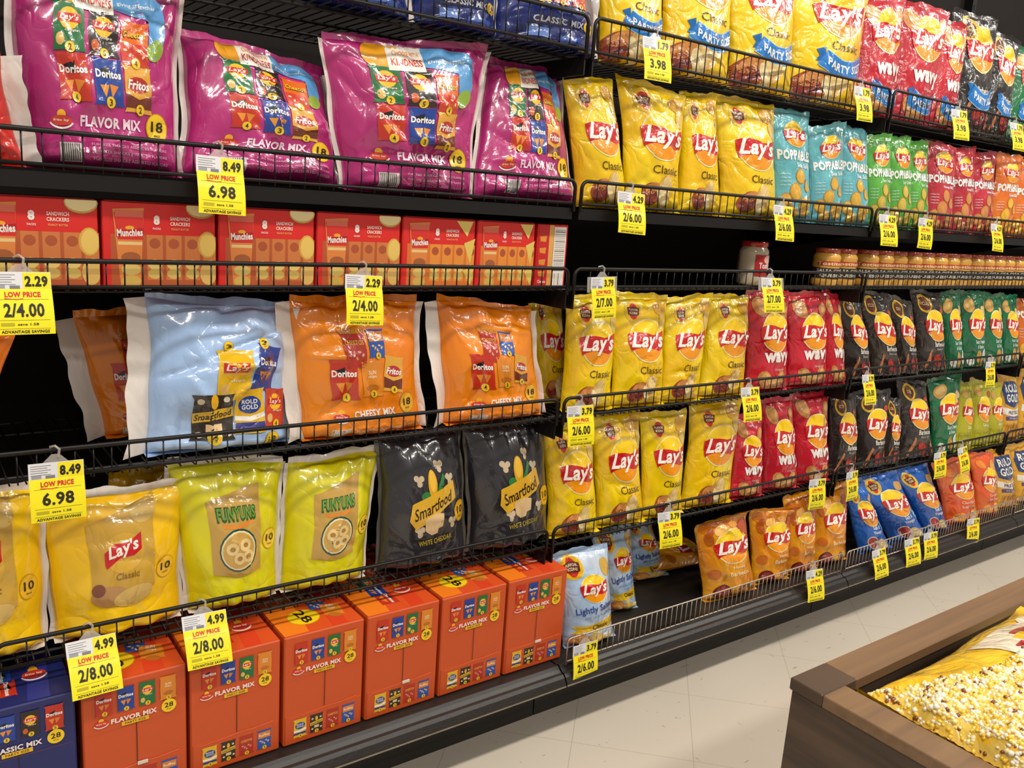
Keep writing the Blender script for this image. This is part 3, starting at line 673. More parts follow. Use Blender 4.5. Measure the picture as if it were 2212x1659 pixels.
for k in range(NB+1):
    m = MB(); m.box(bx(k)-.016, bx(k)+.016, .44, .475, .188, 2.85)
    for i in range(60): m.box(bx(k)-.004, bx(k)+.004, .4385, .4405, .24+.034*i, .258+.034*i)
    part('upright', m, BLACK)

# ---- wire shelves
DECK = {'top': 1.668, 'r1': 1.331, 'r2': 1.137, 'r3': .816, 'r4': .480, 'base': .188}
RAIL = {'top': 1.745, 'r1': 1.388, 'r2': 1.185, 'r3': .868, 'r4': .532}
SH = {'top': 'topmost', 'r1': 'second', 'r2': 'cracker and jar', 'r3': 'fourth', 'r4': 'fifth'}
BN = ['left end bay', 'bay with the crackers', 'bay with the single white jar', 'bay right of the white jar', 'distant right bay', 'far right bay', 'farthest bay']
for row in ('top', 'r1', 'r2', 'r3', 'r4'):
    zd, zr = DECK[row], RAIL[row]
    first = None
    for k in range(NB):
        x0, x1 = bx(k)+.010, bx(k+1)-.010
        og = (x0, .2, zd)
        lab = 'black wire shelf, %s level from the top, %s' % ({'top': 'first', 'r1': 'second', 'r2': 'third', 'r3': 'fourth', 'r4': 'fifth'}[row], BN[k])
        grp = 'black wire shelves of the unit'
        if first is not None:
            c = copy_tree(first); c.location = og; tag(c, lab, 'wire shelf', grp); continue
        first = root = empty('wire_shelf', og, lab, 'wire shelf', grp)
        zb = zd-.004; r = .018
        m = MB()
        P = [(x0, 0, zb-.01), (x0, 0, zr-r)]+[(x0+r-r*math.cos(t), 0, zr-r+r*math.sin(t)) for t in np.linspace(.2, 1.5708, 6)]
        Q = [(x1-(q[0]-x0), 0, q[2]) for q in P[::-1]]
        m.tube(P+Q, .0043, 8)
        nw = int((x1-x0-.04)/.0285)
        for i in range(1, nw):
            x = x0+.02+(x1-x0-.04)*i/nw; m.tube([(x, .0005, zb), (x, .0005, zr-.002)], .00145, 5)
        zl = zr-(.055 if row != 'r2' else .047)
        m.tube([(x0, .001, zb+.009), (x1, .001, zb+.009)], .0036, 6); m.build('front_fence', BLACK, root, og)
        m = MB()
        if row == 'r1':
            m.box(x0, x1, .004, .435, zb-.028, zb-.002); m.build('deck', BLACK, root, og, False)
        else:
            for i in range(48):
                x = x0+.012+(x1-x0-.024)*i/47; m.tube([(x, .003, zb), (x, .43, zb)], .0015, 5)
            m.build('deck_wires', BLACK, root, og)
            m = MB()
            for y in (.06, .2, .34, .43): m.tube([(x0, y, zb-.005), (x1, y, zb-.005)], .003, 6)
            m.box(x0, x0+.004, .0, .43, zb-.045, zb-.004); m.box(x1-.004, x1, .0, .43, zb-.045, zb-.004)
            m.build('cross_bars', BLACK, root, og, False)
        for xx in (x0, x1):
            m = MB(); pr = [(.438, zb-.008), (.438, zb-.11), (.40, zb-.10), (.06, zb-.03), (.03, zb-.012)]; n = 5; e = .0015 if xx == x0 else -.0015
            V = [(xx-.0015+e, y, z) for y, z in pr]+[(xx+.0015+e, y, z) for y, z in pr]
            m.add(V, [(i, (i+1) % n, (i+1) % n+n, i+n) for i in range(n)]); m.f.append(np.array([[4, 3, 2, 1, 0], [5, 6, 7, 8, 9]])); m.build('bracket', BLACK, root, og, False)
# white wire fences standing on the base deck, right of the boxes
first = None
for k in range(2, NB):
    x0, x1 = bx(k)+(.012 if k > 2 else .016), bx(k+1)-.014; og = (x0, -.083, .19)
    lab = 'silver wire fence on the base deck ' + ['in front of the blue and honey chip bags', 'in front of the blue and orange chip bags', 'in front of the bottom pretzel bags', 'farthest but one', 'farthest'][k-2]
    if first is not None: c = copy_tree(first); c.location = og; tag(c, lab, 'wire fence', 'silver wire fences'); continue
    first = root = empty('wire_fence', og, lab, 'wire fence', 'silver wire fences'); r = .012
    m = MB(); zt = .263
    P = [(x0, -.083, .192), (x0, -.083, zt-r)]+[(x0+r-r*math.cos(t), -.083, zt-r+r*math.sin(t)) for t in np.linspace(.2, 1.5708, 5)]
    m.tube(P+[(x1-(q[0]-x0), q[1], q[2]) for q in P[::-1]], .0023, 6); nw = 60
    for i in range(1, nw):
        x = x0+(x1-x0)*i/nw; m.tube([(x, -.0825, .197), (x, -.083, zt+.002)], .0013, 5)
    m.tube([(x0, -.0815, .2), (x1, -.0815, .2)], .002, 6); m.build('fence_grid', WHITEW, root, og)

# ================================================================== BAGS
ROWN = {'top': 'topmost shelf', 'r1': 'second shelf from top', 'r3': 'shelf below the crackers', 'r4': 'second shelf from floor', 'base': 'bottom deck'}
BAGS = []
def B(kind, row, xb, TL, TR, yf=.008, depth=.085, lean=.085, **k): BAGS.append((kind, row, xb, TL, TR, yf, depth, lean, k))
MW = dict(asp=.98)
# top shelf
B('dblue', 'top', (640, 880), (630, -150), (880, -120), depth=.12, asp=.95)
B('dblue', 'top', (885, 1065), (885, -120), (1070, -80), depth=.12, asp=.95)
B('dblue', 'top', (1062, 1278), (1062, -85), (1290, -40), depth=.12, asp=.95)
B('party', 'top', (1302, 1425), (1290, -140), (1440, -120), depth=.1)
B('party', 'top', (1428, 1572), (1440, -130), (1590, -100), depth=.1)
B('party', 'top', (1575, 1700), (1580, -80), (1730, -60), depth=.1)
B('party', 'top', (1702, 1840), (1715, -60), (1880, -30), depth=.1)
B('wavyparty', 'top', (1842, 1925), (1872, -12), (1955, 2), depth=.08)
B('wavyparty', 'top', (1925, 2000), (1950, 3), (2050, 22), depth=.08)
B('wavyparty', 'top', (2000, 2052), (2042, 40), (2096, 58), depth=.07)
B('bbqparty', 'top', (2055, 2120), (2075, 25), (2150, 50), depth=.08)
B('bbqparty', 'top', (2122, 2165), (2152, 60), (2200, 90), depth=.07)
B('greenparty', 'top', (2168, 2215), (2200, 100), (2250, 120), depth=.07)
# second shelf
B('redmulti', 'r1', (-230, 50), (-260, 90), (0, 120), yf=.01, depth=.05, lean=.02, asp=.95)
B('multi', 'r1', (45, 385), (10, -90), (385, -30), depth=.13, yf=.012, lean=.06, seed=1, crum=1.6, **MW)
B('multi', 'r1', (388, 733), (392, 72), (700, 165), depth=.14, yf=.012, lean=.22, seed=2, crum=1.6, **MW)
B('multi', 'r1', (738, 1012), (690, 80), (1050, 85), depth=.12, yf=.012, lean=.03, seed=3, crum=1.6, **MW)
B('multi', 'r1', (905, 1060), (900, 66), (1088, 98), depth=.08, yf=.15, lean=.03, seed=9, **MW)
B('multi', 'r1', (1016, 1238), (1050, 140), (1205, 160), depth=.12, yf=.012, lean=.2, seed=4, crum=1.6, **MW)
B('classic', 'r1', (1246, 1352), (1228, 178), (1318, 190), seed=5, depth=.1)
B('classic', 'r1', (1355, 1462), (1340, 152), (1478, 200), seed=6)
B('classic', 'r1', (1466, 1552), (1482, 208), (1540, 208), seed=7, depth=.075)
B('classic', 'r1', (1556, 1672), (1552, 168), (1674, 186), seed=8)
B('popteal', 'r1', (1678, 1746), (1674, 240), (1756, 230), asp=1.75, depth=.06)
B('popteal', 'r1', (1752, 1812), (1752, 275), (1826, 268), asp=1.75, depth=.06)
B('popteal', 'r1', (1815, 1872), (1824, 274), (1874, 284), asp=1.75, depth=.055)
B('popgreen', 'r1', (1876, 1918), (1876, 290), (1925, 297), asp=1.75, depth=.055)
B('popgreen', 'r1', (1921, 1962), (1927, 297), (1970, 303), asp=1.75, depth=.055)
B('popgreen', 'r1', (1965, 2000), (1972, 303), (2008, 310), asp=1.75, depth=.05)
B('popred', 'r1', (2004, 2052), (2010, 312), (2064, 318), asp=1.75, depth=.055)
B('popred', 'r1', (2055, 2094), (2066, 322), (2110, 326), asp=1.75, depth=.055)
B('popred', 'r1', (2097, 2134), (2112, 328), (2158, 334), asp=1.75, depth=.055)
B('poporange', 'r1', (2137, 2178), (2160, 338), (2204, 344), asp=1.75, depth=.055)
B('poporange', 'r1', (2181, 2220), (2206, 345), (2250, 350), asp=1.75, depth=.055)
# shelf below the crackers
B('orangeplain', 'r3', (-330, -50), (-300, 690), (28, 722), depth=.06, asp=.9, seed=2)
B('cheesy', 'r3', (225, 420), (158, 690), (420, 668), depth=.07, yf=.2, lean=.02, asp=.9, seed=9)
B('lblue', 'r3', (316, 625), (312, 645), (612, 662), depth=.12, yf=.025, lean=.04, seed=11, asp=.98, crum=2.4, rub=1)
B('cheesy', 'r3', (645, 905), (625, 648), (900, 652), depth=.12, yf=.012, lean=.05, seed=12, asp=.95, crum=1.4)
B('cheesy', 'r3', (955, 1165), (945, 650), (1150, 672), depth=.12, yf=.012, lean=.06, seed=13, asp=.95, crum=1.4)
B('classic', 'r3', (1165, 1232), (1150, 640), (1215, 640), depth=.05, yf=.14, seed=14, lean=.02)
B('classic', 'r3', (1216, 1318), (1234, 622), (1330, 640), seed=15, yf=.02)
B('classic', 'r3', (1322, 1426), (1330, 616), (1445, 614), seed=16)
B('classic', 'r3', (1430, 1506), (1446, 645), (1532, 632), seed=17, depth=.075)
B('classic', 'r3', (1508, 1606), (1538, 634), (1612, 648), seed=18)
B('wavy', 'r3', (1612, 1694), (1620, 614), (1704, 632), seed=1)
B('wavy', 'r3', (1700, 1782), (1712, 612), (1785, 614), seed=2)
B('wavy', 'r3', (1786, 1822), (1788, 616), (1820, 618), seed=3, depth=.06)
B('bbq', 'r3', (1826, 1880), (1824, 628), (1864, 650), seed=4, depth=.07)
B('bbq', 'r3', (1886, 1942), (1866, 624), (1920, 634), seed=5, depth=.07)
B('bbq', 'r3', (1946, 1980), (1922, 640), (1970, 656), seed=6, depth=.06)
B('bbq', 'r3', (1984, 2042), (1980, 622), (2034, 636), seed=7, depth=.07)
B('green', 'r3', (2048, 2076), (2040, 624), (2076, 636), seed=8, depth=.055)
B('green', 'r3', (2080, 2124), (2082, 626), (2122, 634), seed=9, depth=.06)
B('green', 'r3', (2128, 2164), (2126, 628), (2160, 636), seed=10, depth=.055)
B('green', 'r3', (2167, 2196), (2166, 632), (2194, 638), seed=11, depth=.05)
B('poporange', 'r3', (2200, 2235), (2200, 640), (2240, 644), seed=12, depth=.05)
# second shelf from floor
B('lays10', 'r4', (-190, 98), (-200, 1075), (92, 1062), depth=.11, yf=.02, lean=.05, seed=31, asp=1.0, name='multipack_bag')
B('lays10', 'r4', (112, 385), (88, 1098), (402, 1040), depth=.12, yf=.02, lean=.05, seed=32, asp=1.0)
B('plainyel', 'r4', (230, 400), (235, 1040), (410, 1000), depth=.08, yf=.2, lean=.02, seed=33, asp=1.0)
B('funyuns', 'r4', (402, 592), (362, 1008), (612, 992), depth=.12, yf=.02, lean=.08, seed=34, asp=1.12, crum=.8)
B('funyuns', 'r4', (600, 780), (620, 1000), (816, 975), depth=.12, yf=.02, lean=.08, seed=35, asp=1.12, crum=.8)
B('smart', 'r4', (815, 1005), (818, 950), (990, 930), depth=.12, yf=.012, lean=.08, seed=36, asp=1.12)
B('smart', 'r4', (1012, 1178), (1005, 925), (1178, 912), depth=.12, yf=.012, lean=.08, seed=37, asp=1.12)
B('classic', 'r4', (1186, 1288), (1184, 922), (1282, 930), seed=21)
B('classic', 'r4', (1292, 1386), (1286, 902), (1384, 892), seed=22)
B('classic', 'r4', (1390, 1470), (1388, 892), (1482, 888), seed=23, depth=.078)
B('classic', 'r4', (1474, 1574), (1496, 878), (1594, 870), seed=24)
B('wavy', 'r4', (1578, 1644), (1596, 908), (1644, 906), seed=25, depth=.07)
B('wavy', 'r4', (1649, 1718), (1648, 862), (1712, 858), seed=26, depth=.08)
B('wavy', 'r4', (1722, 1784), (1718, 850), (1790, 848), seed=27, depth=.08)
B('bbq', 'r4', (1788, 1846), (1796, 845), (1848, 856), seed=28, depth=.07)
B('bbq', 'r4', (1850, 1904), (1858, 848), (1926, 842), seed=29, depth=.07)
B('bbq', 'r4', (1908, 1936), (1920, 860), (1944, 860), seed=30, depth=.05)
B('bbq', 'r4', (1942, 2014), (1946, 824), (2004, 830), seed=31, depth=.07)
B('green', 'r4', (2018, 2058), (2010, 822), (2072, 812), seed=32, depth=.065)
B('limon', 'r4', (2062, 2094), (2076, 822), (2102, 826), seed=33, depth=.055)
B('limon', 'r4', (2098, 2130), (2106, 826), (2140, 830), seed=34, depth=.055)
B('limon', 'r4', (2133, 2160), (2142, 832), (2162, 836), seed=35, depth=.05)
B('rold', 'r4', (2164, 2196), (2165, 806), (2200, 808), seed=36, depth=.05, asp=1.3)
B('rold', 'r4', (2200, 2240), (2204, 806), (2245, 800), seed=37, depth=.05, asp=1.3)
# bottom deck
B('light', 'base', (1222, 1325), (1196, 1178), (1308, 1172), yf=-.055, depth=.085, lean=.1, seed=41, asp=1.45)
B('light', 'base', (1318, 1372), (1284, 1150), (1358, 1132), yf=.05, depth=.07, lean=.1, seed=42, asp=1.45)
B('light', 'base', (1362, 1440), (1345, 1110), (1402, 1118), yf=.17, depth=.07, lean=.1, seed=43, asp=1.45)
B('honey', 'base', (1522, 1628), (1510, 1112), (1614, 1092), yf=-.05, depth=.085, lean=.13, seed=44, asp=1.4, flop=1.3, vf=.84, crum=1.6)
B('honey', 'base', (1630, 1696), (1622, 1092), (1716, 1092), yf=-.04, depth=.08, lean=.13, seed=45, asp=1.4, flop=.9, vf=.82, crum=1.4)
B('honey', 'base', (1700, 1756), (1700, 1058), (1756, 1062), yf=-.04, depth=.075, lean=.1, seed=46, asp=1.4, crum=1.2)
B('honey', 'base', (1760, 1824), (1764, 1046), (1828, 1046), yf=-.04, depth=.08, lean=.1, seed=47, asp=1.4, crum=1.2)
B('salt', 'base', (1860, 1920), (1832, 1045), (1866, 1035), yf=-.05, depth=.07, lean=.12, seed=48)
B('salt', 'base', (1926, 1995), (1862, 1024), (1936, 1014), yf=-.05, depth=.08, lean=.12, seed=49)
B('salt', 'base', (2000, 2042), (1940, 996), (2004, 1008), yf=-.05, depth=.08, lean=.12, seed=50)
B('ched', 'base', (2046, 2108), (2022, 992), (2088, 988), yf=-.05, depth=.08, lean=.12, seed=51)
B('ched', 'base', (2112, 2150), (2098, 978), (2142, 984), yf=-.05, depth=.07, lean=.12, seed=52)
B('rold', 'base', (2154, 2190), (2140, 962), (2184, 952), yf=-.05, depth=.07, lean=.12, seed=53, asp=1.3)
B('rold', 'base', (2194, 2236), (2188, 946), (2240, 936), yf=-.05, depth=.07, lean=.12, seed=54, asp=1.3)
cnt = {}; tot = {}
for b in BAGS: tot[(b[0], b[1])] = tot.get((b[0], b[1]), 0)+1
SPECIAL = {}
for kind, row, xb, TL, TR, yf, depth, lean, kw in BAGS:
    i = cnt.get((kind, row), 0); cnt[(kind, row)] = i+1
    ym = yf+depth/2; z = DECK[row]+.002
    kw = dict(kw)
    lab = KIND[kind][3]
    n = tot[(kind, row)]
    if n > 1: lab += ', '+('leftmost' if i == 0 else 'rightmost' if i == n-1 else ORD[i]+' from left')+' on the '+ROWN[row]
    else: lab += ' on the '+ROWN[row]
    lab = kw.pop('lab', lab)
    bl = np.array([xat(xb[0], ym, z), ym, z]); br = np.array([xat(xb[1], ym, z), ym, z])
    tl = atlean(*TL, ym, z, lean); tr = atlean(*TR, ym, z, lean)
    lim = {'top': 9, 'r1': 1.64, 'r3': 1.108, 'r4': .79, 'base': .452}[row]
    tl[2] = min(tl[2], lim); tr[2] = min(tr[2], lim)
    if kw.get('asp', 1.4) > 1.2:      # single bags are turned a little towards the left end of the aisle
        dy = .013 if row != 'base' else .012
        for q in (bl, tl): q[1] += dy
        for q in (br, tr): q[1] -= dy*.35
    kw.pop('rub', 0)
    jr = random.Random(kw.get('seed', 0)*31+len(lab)+int(xb[0]))
    if kw.get('asp', 1.4) > 1.2:
        tl[2] += jr.uniform(-.016, .004); tr[2] += jr.uniform(-.016, .004); tl[0] -= jr.uniform(0, .006); tr[0] += jr.uniform(0, .006)
        tl[1] += jr.uniform(-.006, .012); tr[1] += jr.uniform(-.006, .012); kw.setdefault('crum', jr.uniform(.85, 1.5))
    multi = kw.get('asp', 1.4) < 1.2
    if multi: kw.setdefault('name', 'multipack_bag'); kw.setdefault('res', (56, 52)); kw.setdefault('fat', .5)
    elif xb[0] > 1600: kw.setdefault('res', (26, 34))
    bag(kind, bl, br, tl, tr, depth, lab, '%ss on the %s' % (KIND[kind][3].split(' with')[0], ROWN[row]), cat='chip bag' if not multi else 'multipack bag', **kw)
# honey barbecue bag fallen over behind the light blue bags
zf = DECK['base']
P0 = atZ(1440, 1262, zf+.03); 
bag('honey', (P0[0]+.02, .17, zf+.035), (P0[0]+.02, .36, zf+.045), (P0[0]+.31, .14, zf+.03), (P0[0]+.31, .34, zf+.035), .07, 'golden honey barbecue chip bag lying on its side behind the light blue bags', 'fallen bag', seed=77, asp=1.4, slide=1)

# ================================================================== BOXES
def on_face(o, ex, ez, top=9):
    o, ex, ez = map(np.array, (o, ex, ez)); nn = np.cross(ex, ez); nn = nn/np.linalg.norm(nn)
    return lambda a, b, off: o+np.clip(a, -.5, .5)[:, None]*ex+np.clip(b, 0, top)[:, None]*ez+off*nn*.6
def art28(front=True, txt='FLAVOR MIX'):
    a = Art(.3); H = 1.36
    ks = ['doritos', 'doritosblue', 'green', 'ched'] if txt == 'FLAVOR MIX' else ['lays', 'doritosblue', 'black', 'doritos']
    for i, k in enumerate(ks): mini(a, k, -.3+.205*i, H-.2, .17, asp=1.55, num='5' if i % 2 else '3')
    smile(a, -.33, H-.42, .13); a.text(txt, -.02, H-.42, .44, .055, 'f0e0d8', bold=.04); a.rect(-.14, H-.5, .12, H-.455, 'e8b818', 1); a.text('PARTY SIZE', -.01, H-.478, .2, .025, '4a2c10', 3); numdisc(a, '28', .32, H-.41, .075, ring=False)
    a.rect(-.004, .4, .004, .86, '2a1208', 1)
    a.band([(-.42, .355), (-.1, .37), (0, .385), (.2, .38), (.42, .4)], .006, 'f08050', 1)
    for i, k in enumerate(['rold', 'smart', 'hot', 'blue']): mini(a, k, -.3+.205*i, .2, .17, asp=1.4, num='3')
    a.rect(-.46, .84, .46, .842, 'a8401c', 1)
    return a
def arttop(i, txt='FLAVOR MIX'):
    a = Art(.3)
    a.poly([(-.5, 0), (-.2, 0), (-.1, .5), (.1, 1), (-.3, 1), (-.5, .6)], 'ee7c18' if txt == 'FLAVOR MIX' else '1c2460', 1); a.poly([(.1, 0), (.3, 0), (.42, .9), (.28, 1)], 'd8401c' if txt == 'FLAVOR MIX' else '2c3484', 1)
    if i % 2:
        a.ell(-.12, .22, .2, .12, 'c89c10', 2); a.ell(-.12, .22, .19, .112, 'f0cc14', 3); a.text('28', -.12, .23, .2, .13, '2a1c0c', 5, rot=-1.35)
        mini(a, 'blue', .14, .38, .22, asp=.9, num='', lay=2, rot=-.2); mini(a, 'ched', .26, .24, .26, asp=.7, num='', lay=3, rot=-.2); mini(a, 'smart', .05, .6, .26, asp=.9, num='', lay=2)
        a.text('MIX', -.2, .62, .26, .07, 'f0d8c8', 3, rot=-1.5)
    else:
        mini(a, 'doritos', -.08, .2, .2, asp=1.2, num='', lay=2, rot=-1.6); mini(a, 'doritosblue', -.1, .36, .2, asp=1.2, num='', lay=2, rot=-1.6); mini(a, 'green', -.12, .52, .2, asp=1.2, num='', lay=2, rot=-1.6)
        smile(a, .22, .3, .22, lay=2); a.text(txt.split()[0], .12, .6, .36, .07, 'f0d8c8', 3, rot=-1.5)
    return a
A28, A28B = art28(), art28(txt='CLASSIC MIX'); TOPS = [arttop(0), arttop(1), arttop(0, 'CLASSIC MIX')]
yb = -.043; zb = DECK['base']+.001
edges = [(-1.092, -.912), (-.906, -.722), (-.717, -.533), (-.528, -.345), (-.339, -.158), (-.152, .028)]
edges = [(-1.085, -.905), (-.898, -.720), (-.712, -.534), (-.526, -.346), (-.338, -.158), (-.150, .030)]
edges = [(-1.275, -1.095)]+[(a, b) for a, b in edges[0:]]
names = []
boxcol = [lin('c8501f'), lin('1d2562')]
nO = 0
for i, (x0, x1) in enumerate(edges):
    blue = i == 0
    dep, hh = .36, .247
    col = boxcol[1 if blue else 0]
    if not blue: nO += 1
    lab = 'dark blue variety snack box at the left end of the bottom deck' if blue else 'orange variety snack box on the bottom deck, %s' % ('leftmost, beside the blue box', 'second orange box from left', 'third orange box from left', 'third orange box from the right', 'second orange box from the right', 'rightmost, beside the light blue bag')[nO-1]
    xc = (x0+x1)/2; og = (xc, yb, zb)
    root = empty('snack_box', og, lab, 'snack box', 'orange variety snack boxes' if not blue else None)
    root.rotation_euler = (0, 0, rng0.uniform(-.01, .01))
    m = MB(); m.bbox(x0, x1, yb, yb+dep, zb, zb+hh, .0025, col)
    m.build('box_body', CARD, root, og, False)
    w = x1-x0
    m = MB(); m.box(x0+.004, x1-.004, yb-.0012, yb, zb+.004, zb+.245*.275, col)
    (A28B if blue else A28).emit(m, on_face((xc, yb-.0016, zb), (w, 0, 0), (0, 0, w)), .00012)
    m.build('front_flap', CARD, root, og, False)
    m = MB(); m.box(x0+.003, x1-.003, yb+.004, yb+dep-.01, zb+hh, zb+hh+.001, col if blue else lin('d8501e'))
    TOPS[2 if blue else nO % 2].emit(m, on_face((xc, yb+.004, zb+hh+.001), (w*.98, 0, 0), (0, w*1.6, 0)), .00012)
    m.build('top_flap', CARD, root, og, False)
    if nO in (1, 4, 6) and not blue:
        m = MB(); m.box(xc-.0, xc+.018, yb-.004, yb-.0018, zb+.066, zb+.072, lin('d8d0c4')); m.build('torn_edge', CARD, root, og, False)
# cracker cartons
def artcrk(cheese):
    a = Art(.3); H = .8
    a.rect(-.5, .0, .5, .5, 'b0542a' if not cheese else 'd0702a', 1)
    a.rect(-.5, .0, -.44, H, 'd4241f', 2)
    for i in range(4):
        x = -.06+.17*i
        a.rect(x-.07, .07, x+.07, .5, 'c8743c' if not cheese else 'e08a34', 2); a.ell(x, .22, .065, .05, 'dcc06c', 3, 12); a.ell(x, .13, .065, .05, 'd2b25c', 3, 12); a.ell(x, .42, .05, .05, 'a8502c', 3, 10)
    a.poly([(-.42, .73), (-.15, .75), (-.19, .0), (-.36, .0)], 'd8803c', 3); a.poly([(-.41, .7), (-.155, .72), (-.165, .45), (-.38, .45)], 'cc2c24', 4)
    a.rect(-.4, .66, -.16, .72, 'd86a54', 5); a.ell(-.275, .56, .04, .02, 'e8a020', 5, 10); a.poly([(-.39, .47), (-.16, .5), (-.16, .56), (-.39, .53)], 'a81818', 5); a.text('Munchies', -.275, .515, .22, .07, 'ece4dc', 7, bold=.04, rot=.05)
    a.rect(-.38, .4, -.17, .43, 'e0c080', 4)
    for i in range(3): a.ell(-.27, .28-.11*i, .085, .055, ('a05a30', 'd8bc68', 'cca850')[i], 4, 14)
    a.text('8', -.04, .64, .055, .09, 'f0dcd4', 3, bold=.06); a.text('PACKS', -.04, .56, .07, .02, 'f0dcd4', 3)
    a.text('SANDWICH', .17, .66, .18, .035, 'f0d0c4', 3, bold=.03); a.text('CRACKERS', .17, .61, .18, .035, 'f0d0c4', 3, bold=.03); a.text('PEANUT BUTTER', .17, .56, .16, .02, 'e8a060', 3)
    if not cheese:
        a.ell(.36, .77, .14, .1, 'c89c48', 3, 18); a.ell(.36, .775, .13, .085, 'e8d49c', 4, 18); a.ell(.42, .42, .09, .13, 'd0a040', 3, 16); a.ell(.425, .42, .075, .115, 'e0bc60', 4, 16); a.ell(.43, .14, .08, .12, 'd8b060', 3, 16)
    else:
        a.poly([(.22, .78), (.46, .78), (.38, .6)], 'e0c468', 3); a.poly([(.34, .52), (.5, .58), (.44, .28)], 'd8bc5c', 3); a.poly([(.34, .2), (.5, .24), (.46, .02)], 'dcc060', 3)
    return a
CR = [artcrk(False), artcrk(True)]
ce = [(-1.36, -1.172), (-1.166, -1.018), (-1.014, -.823), (-.819, -.633), (-.629, -.444), (-.440, -.258), (-.254, -.093)]
for i, (x0, x1) in enumerate(ce):
    if i == 1: x0 = -1.205
    if i == 0: x0, x1 = -1.395, -1.209
    ch = i >= 5; zb2 = DECK['r2']+.0015; hh = .146; w = x1-x0; y0 = .03; og = ((x0+x1)/2, y0, zb2)
    lab = 'red sandwich cracker box, ' + ['cut off at the left picture edge', 'leftmost, with round crackers', 'second from left, with round crackers', 'third from left, with round crackers', 'behind the 2.29 price tag', 'first with square cheese crackers', 'last with square cheese crackers'][i]
    root = empty('cracker_box', og, lab, 'cracker box', 'red cracker boxes on the third shelf')
    if i == 0: pass
    m = MB(); m.bbox(x0, x1-.002, y0, y0+.1, zb2, zb2+hh, .0015, lin('d4241f')); m.build('box_body', CARD, root, og, False)
    m = MB(); CR[int(ch)].emit(m, on_face((og[0], y0-.0006, zb2), (w*.985, 0, 0), (0, 0, hh/.8), .795), .00012); m.build('front_panel', CARD, root, og, False)
    m = MB(); m.box(x0+.004, x1-.006, y0+.002, y0+.05, zb2+hh, zb2+hh+.0012, lin('cc2420')); m.build('top_flap', CARD, root, og, False)
# end box turned sideways with its nutrition panel
x0, x1 = -.086, .0; og = ((x0+x1)/2, .03, DECK['r2']+.0015); zb2 = og[2]
x1 = .004-.0
root = empty('cracker_box', og, 'turned red cracker box showing its white nutrition panel at the end of the row', 'cracker box', 'red cracker boxes on the third shelf')
m = MB(); m.bbox(x0, x1, .03, .21, zb2, zb2+.146, .0015, lin('d4241f')); m.build('box_body', CARD, root, og, False)
a = Art(.3); a.rect(-.45, .02, -.1, 1.6, 'c02020', 1)
for i in range(4): a.poly([(-.4, 1.3-.3*i), (-.18, 1.32-.3*i), (-.2, 1.16-.3*i), (-.38, 1.18-.3*i)], 'd88a34', 2)
a.text('Cheese', -.27, .14, .26, .08, 'e8dcd0', 3); a.rect(-.1, .02, .05, 1.6, 'd8a050', 1); a.rect(.06, .04, .46, 1.56, 'e6e0d6', 1)
for i in range(22): a.rect(.09, .42+.05*i, .43, .432+.05*i+(.012 if i % 5 == 0 else 0), '5a5450', 2)
a.rect(.16, .06, .17, .36, '4a4444', 2); a.rect(.28, .06, .3, .36, '4a4444', 2)
m = MB(); a.emit(m, on_face((og[0], .0294, zb2), (x1-x0, 0, 0), (0, 0, .146/1.62)), .00012); m.build('nutrition_panel', CARD, root, og, False)

# ================================================================== JARS
GLASS = printed('jar_glass', .12, .9, 0, 1)
def jar(x, y, z, r, h, body, lid, label, group, art, lab2):
    og = (x, y, z); root = empty('dip_jar', og, label, 'jar', group)
    b = lin(body)
    m = MB(); pr = [(0, 0), (r*.9, 0), (r, .006), (r, h*.18), (r*.985, h*.2), (r*.985, h*.72), (r, h*.74), (r*.97, h*.8), (r*.82, h*.87), (r*.82, h*.9), (0, h*.9)]
    m.lathe([(a_, z+b_) for a_, b_ in pr], x, y, 28, [b]*len(pr)); m.build('glass_body', GLASS, root, og)
    m = MB(); pr = [(r*.86, h*.875), (r*.9, h*.885), (r*.9, h*.985), (r*.86, h), (0, h*.995)]
    m.lathe([(a_, z+b_) for a_, b_ in pr], x, y, 28, [lin(lid)]*len(pr)); m.build('lid', GLASS, root, og)
    m = MB()
    def fm(a_, b_, off):
        t = -math.pi/2 + a_*2.6 + lab2; rr = r+.0006+off*.5
        return np.stack([x+rr*np.cos(t), y+rr*np.sin(t), z+b_*h], 1)
    art.emit(m, fm); m.build('paper_label', PAPER, root, og)
    return root
aw = Art(.08); aw.rect(-.1, .22, .62, .7, 'b81c20', 1); aw.rect(-.9, .1, -.55, .68, '8a7468', 1); aw.rect(-.85, .5, -.6, .64, 'a81c24', 2); aw.ell(.3, .6, .16, .1, 'e8b8a8', 2); aw.text('Tostitos', .26, .46, .5, .14, 'f0e0d4', 3, bold=.04); aw.rect(.8, .3, .95, .66, 'b82a24', 1)
zj = DECK['r2']+.0015
zj = 1.143
jar(.758+.02, .095, DECK['r2']+.001, .044, .128, 'cfc0a4', 'c42a20', 'white queso dip jar with red lid and label, standing alone on the jar shelf', 'dip jars on the third shelf', aw, -.5)
ac = Art(.08); ac.rect(-.4, .54, .6, .66, 'b83a20', 1); ac.text('Tostitos', 0, .6, .8, .1, 'e8c890', 3, bold=.04); ac.rect(-.62, .2, .62, .48, '2e2a26', 1); ac.text('SALSA CON', 0, .41, .8, .08, 'd8d0c0', 3); ac.text('QUESO', 0, .28, .6, .1, 'd0c8b8', 3, bold=.04); ac.ell(-.5, .34, .06, .05, 'c03a20', 3, 10)
xs = [1.115, 1.207]+[1.335+.088*i for i in range(14)]
proto = None
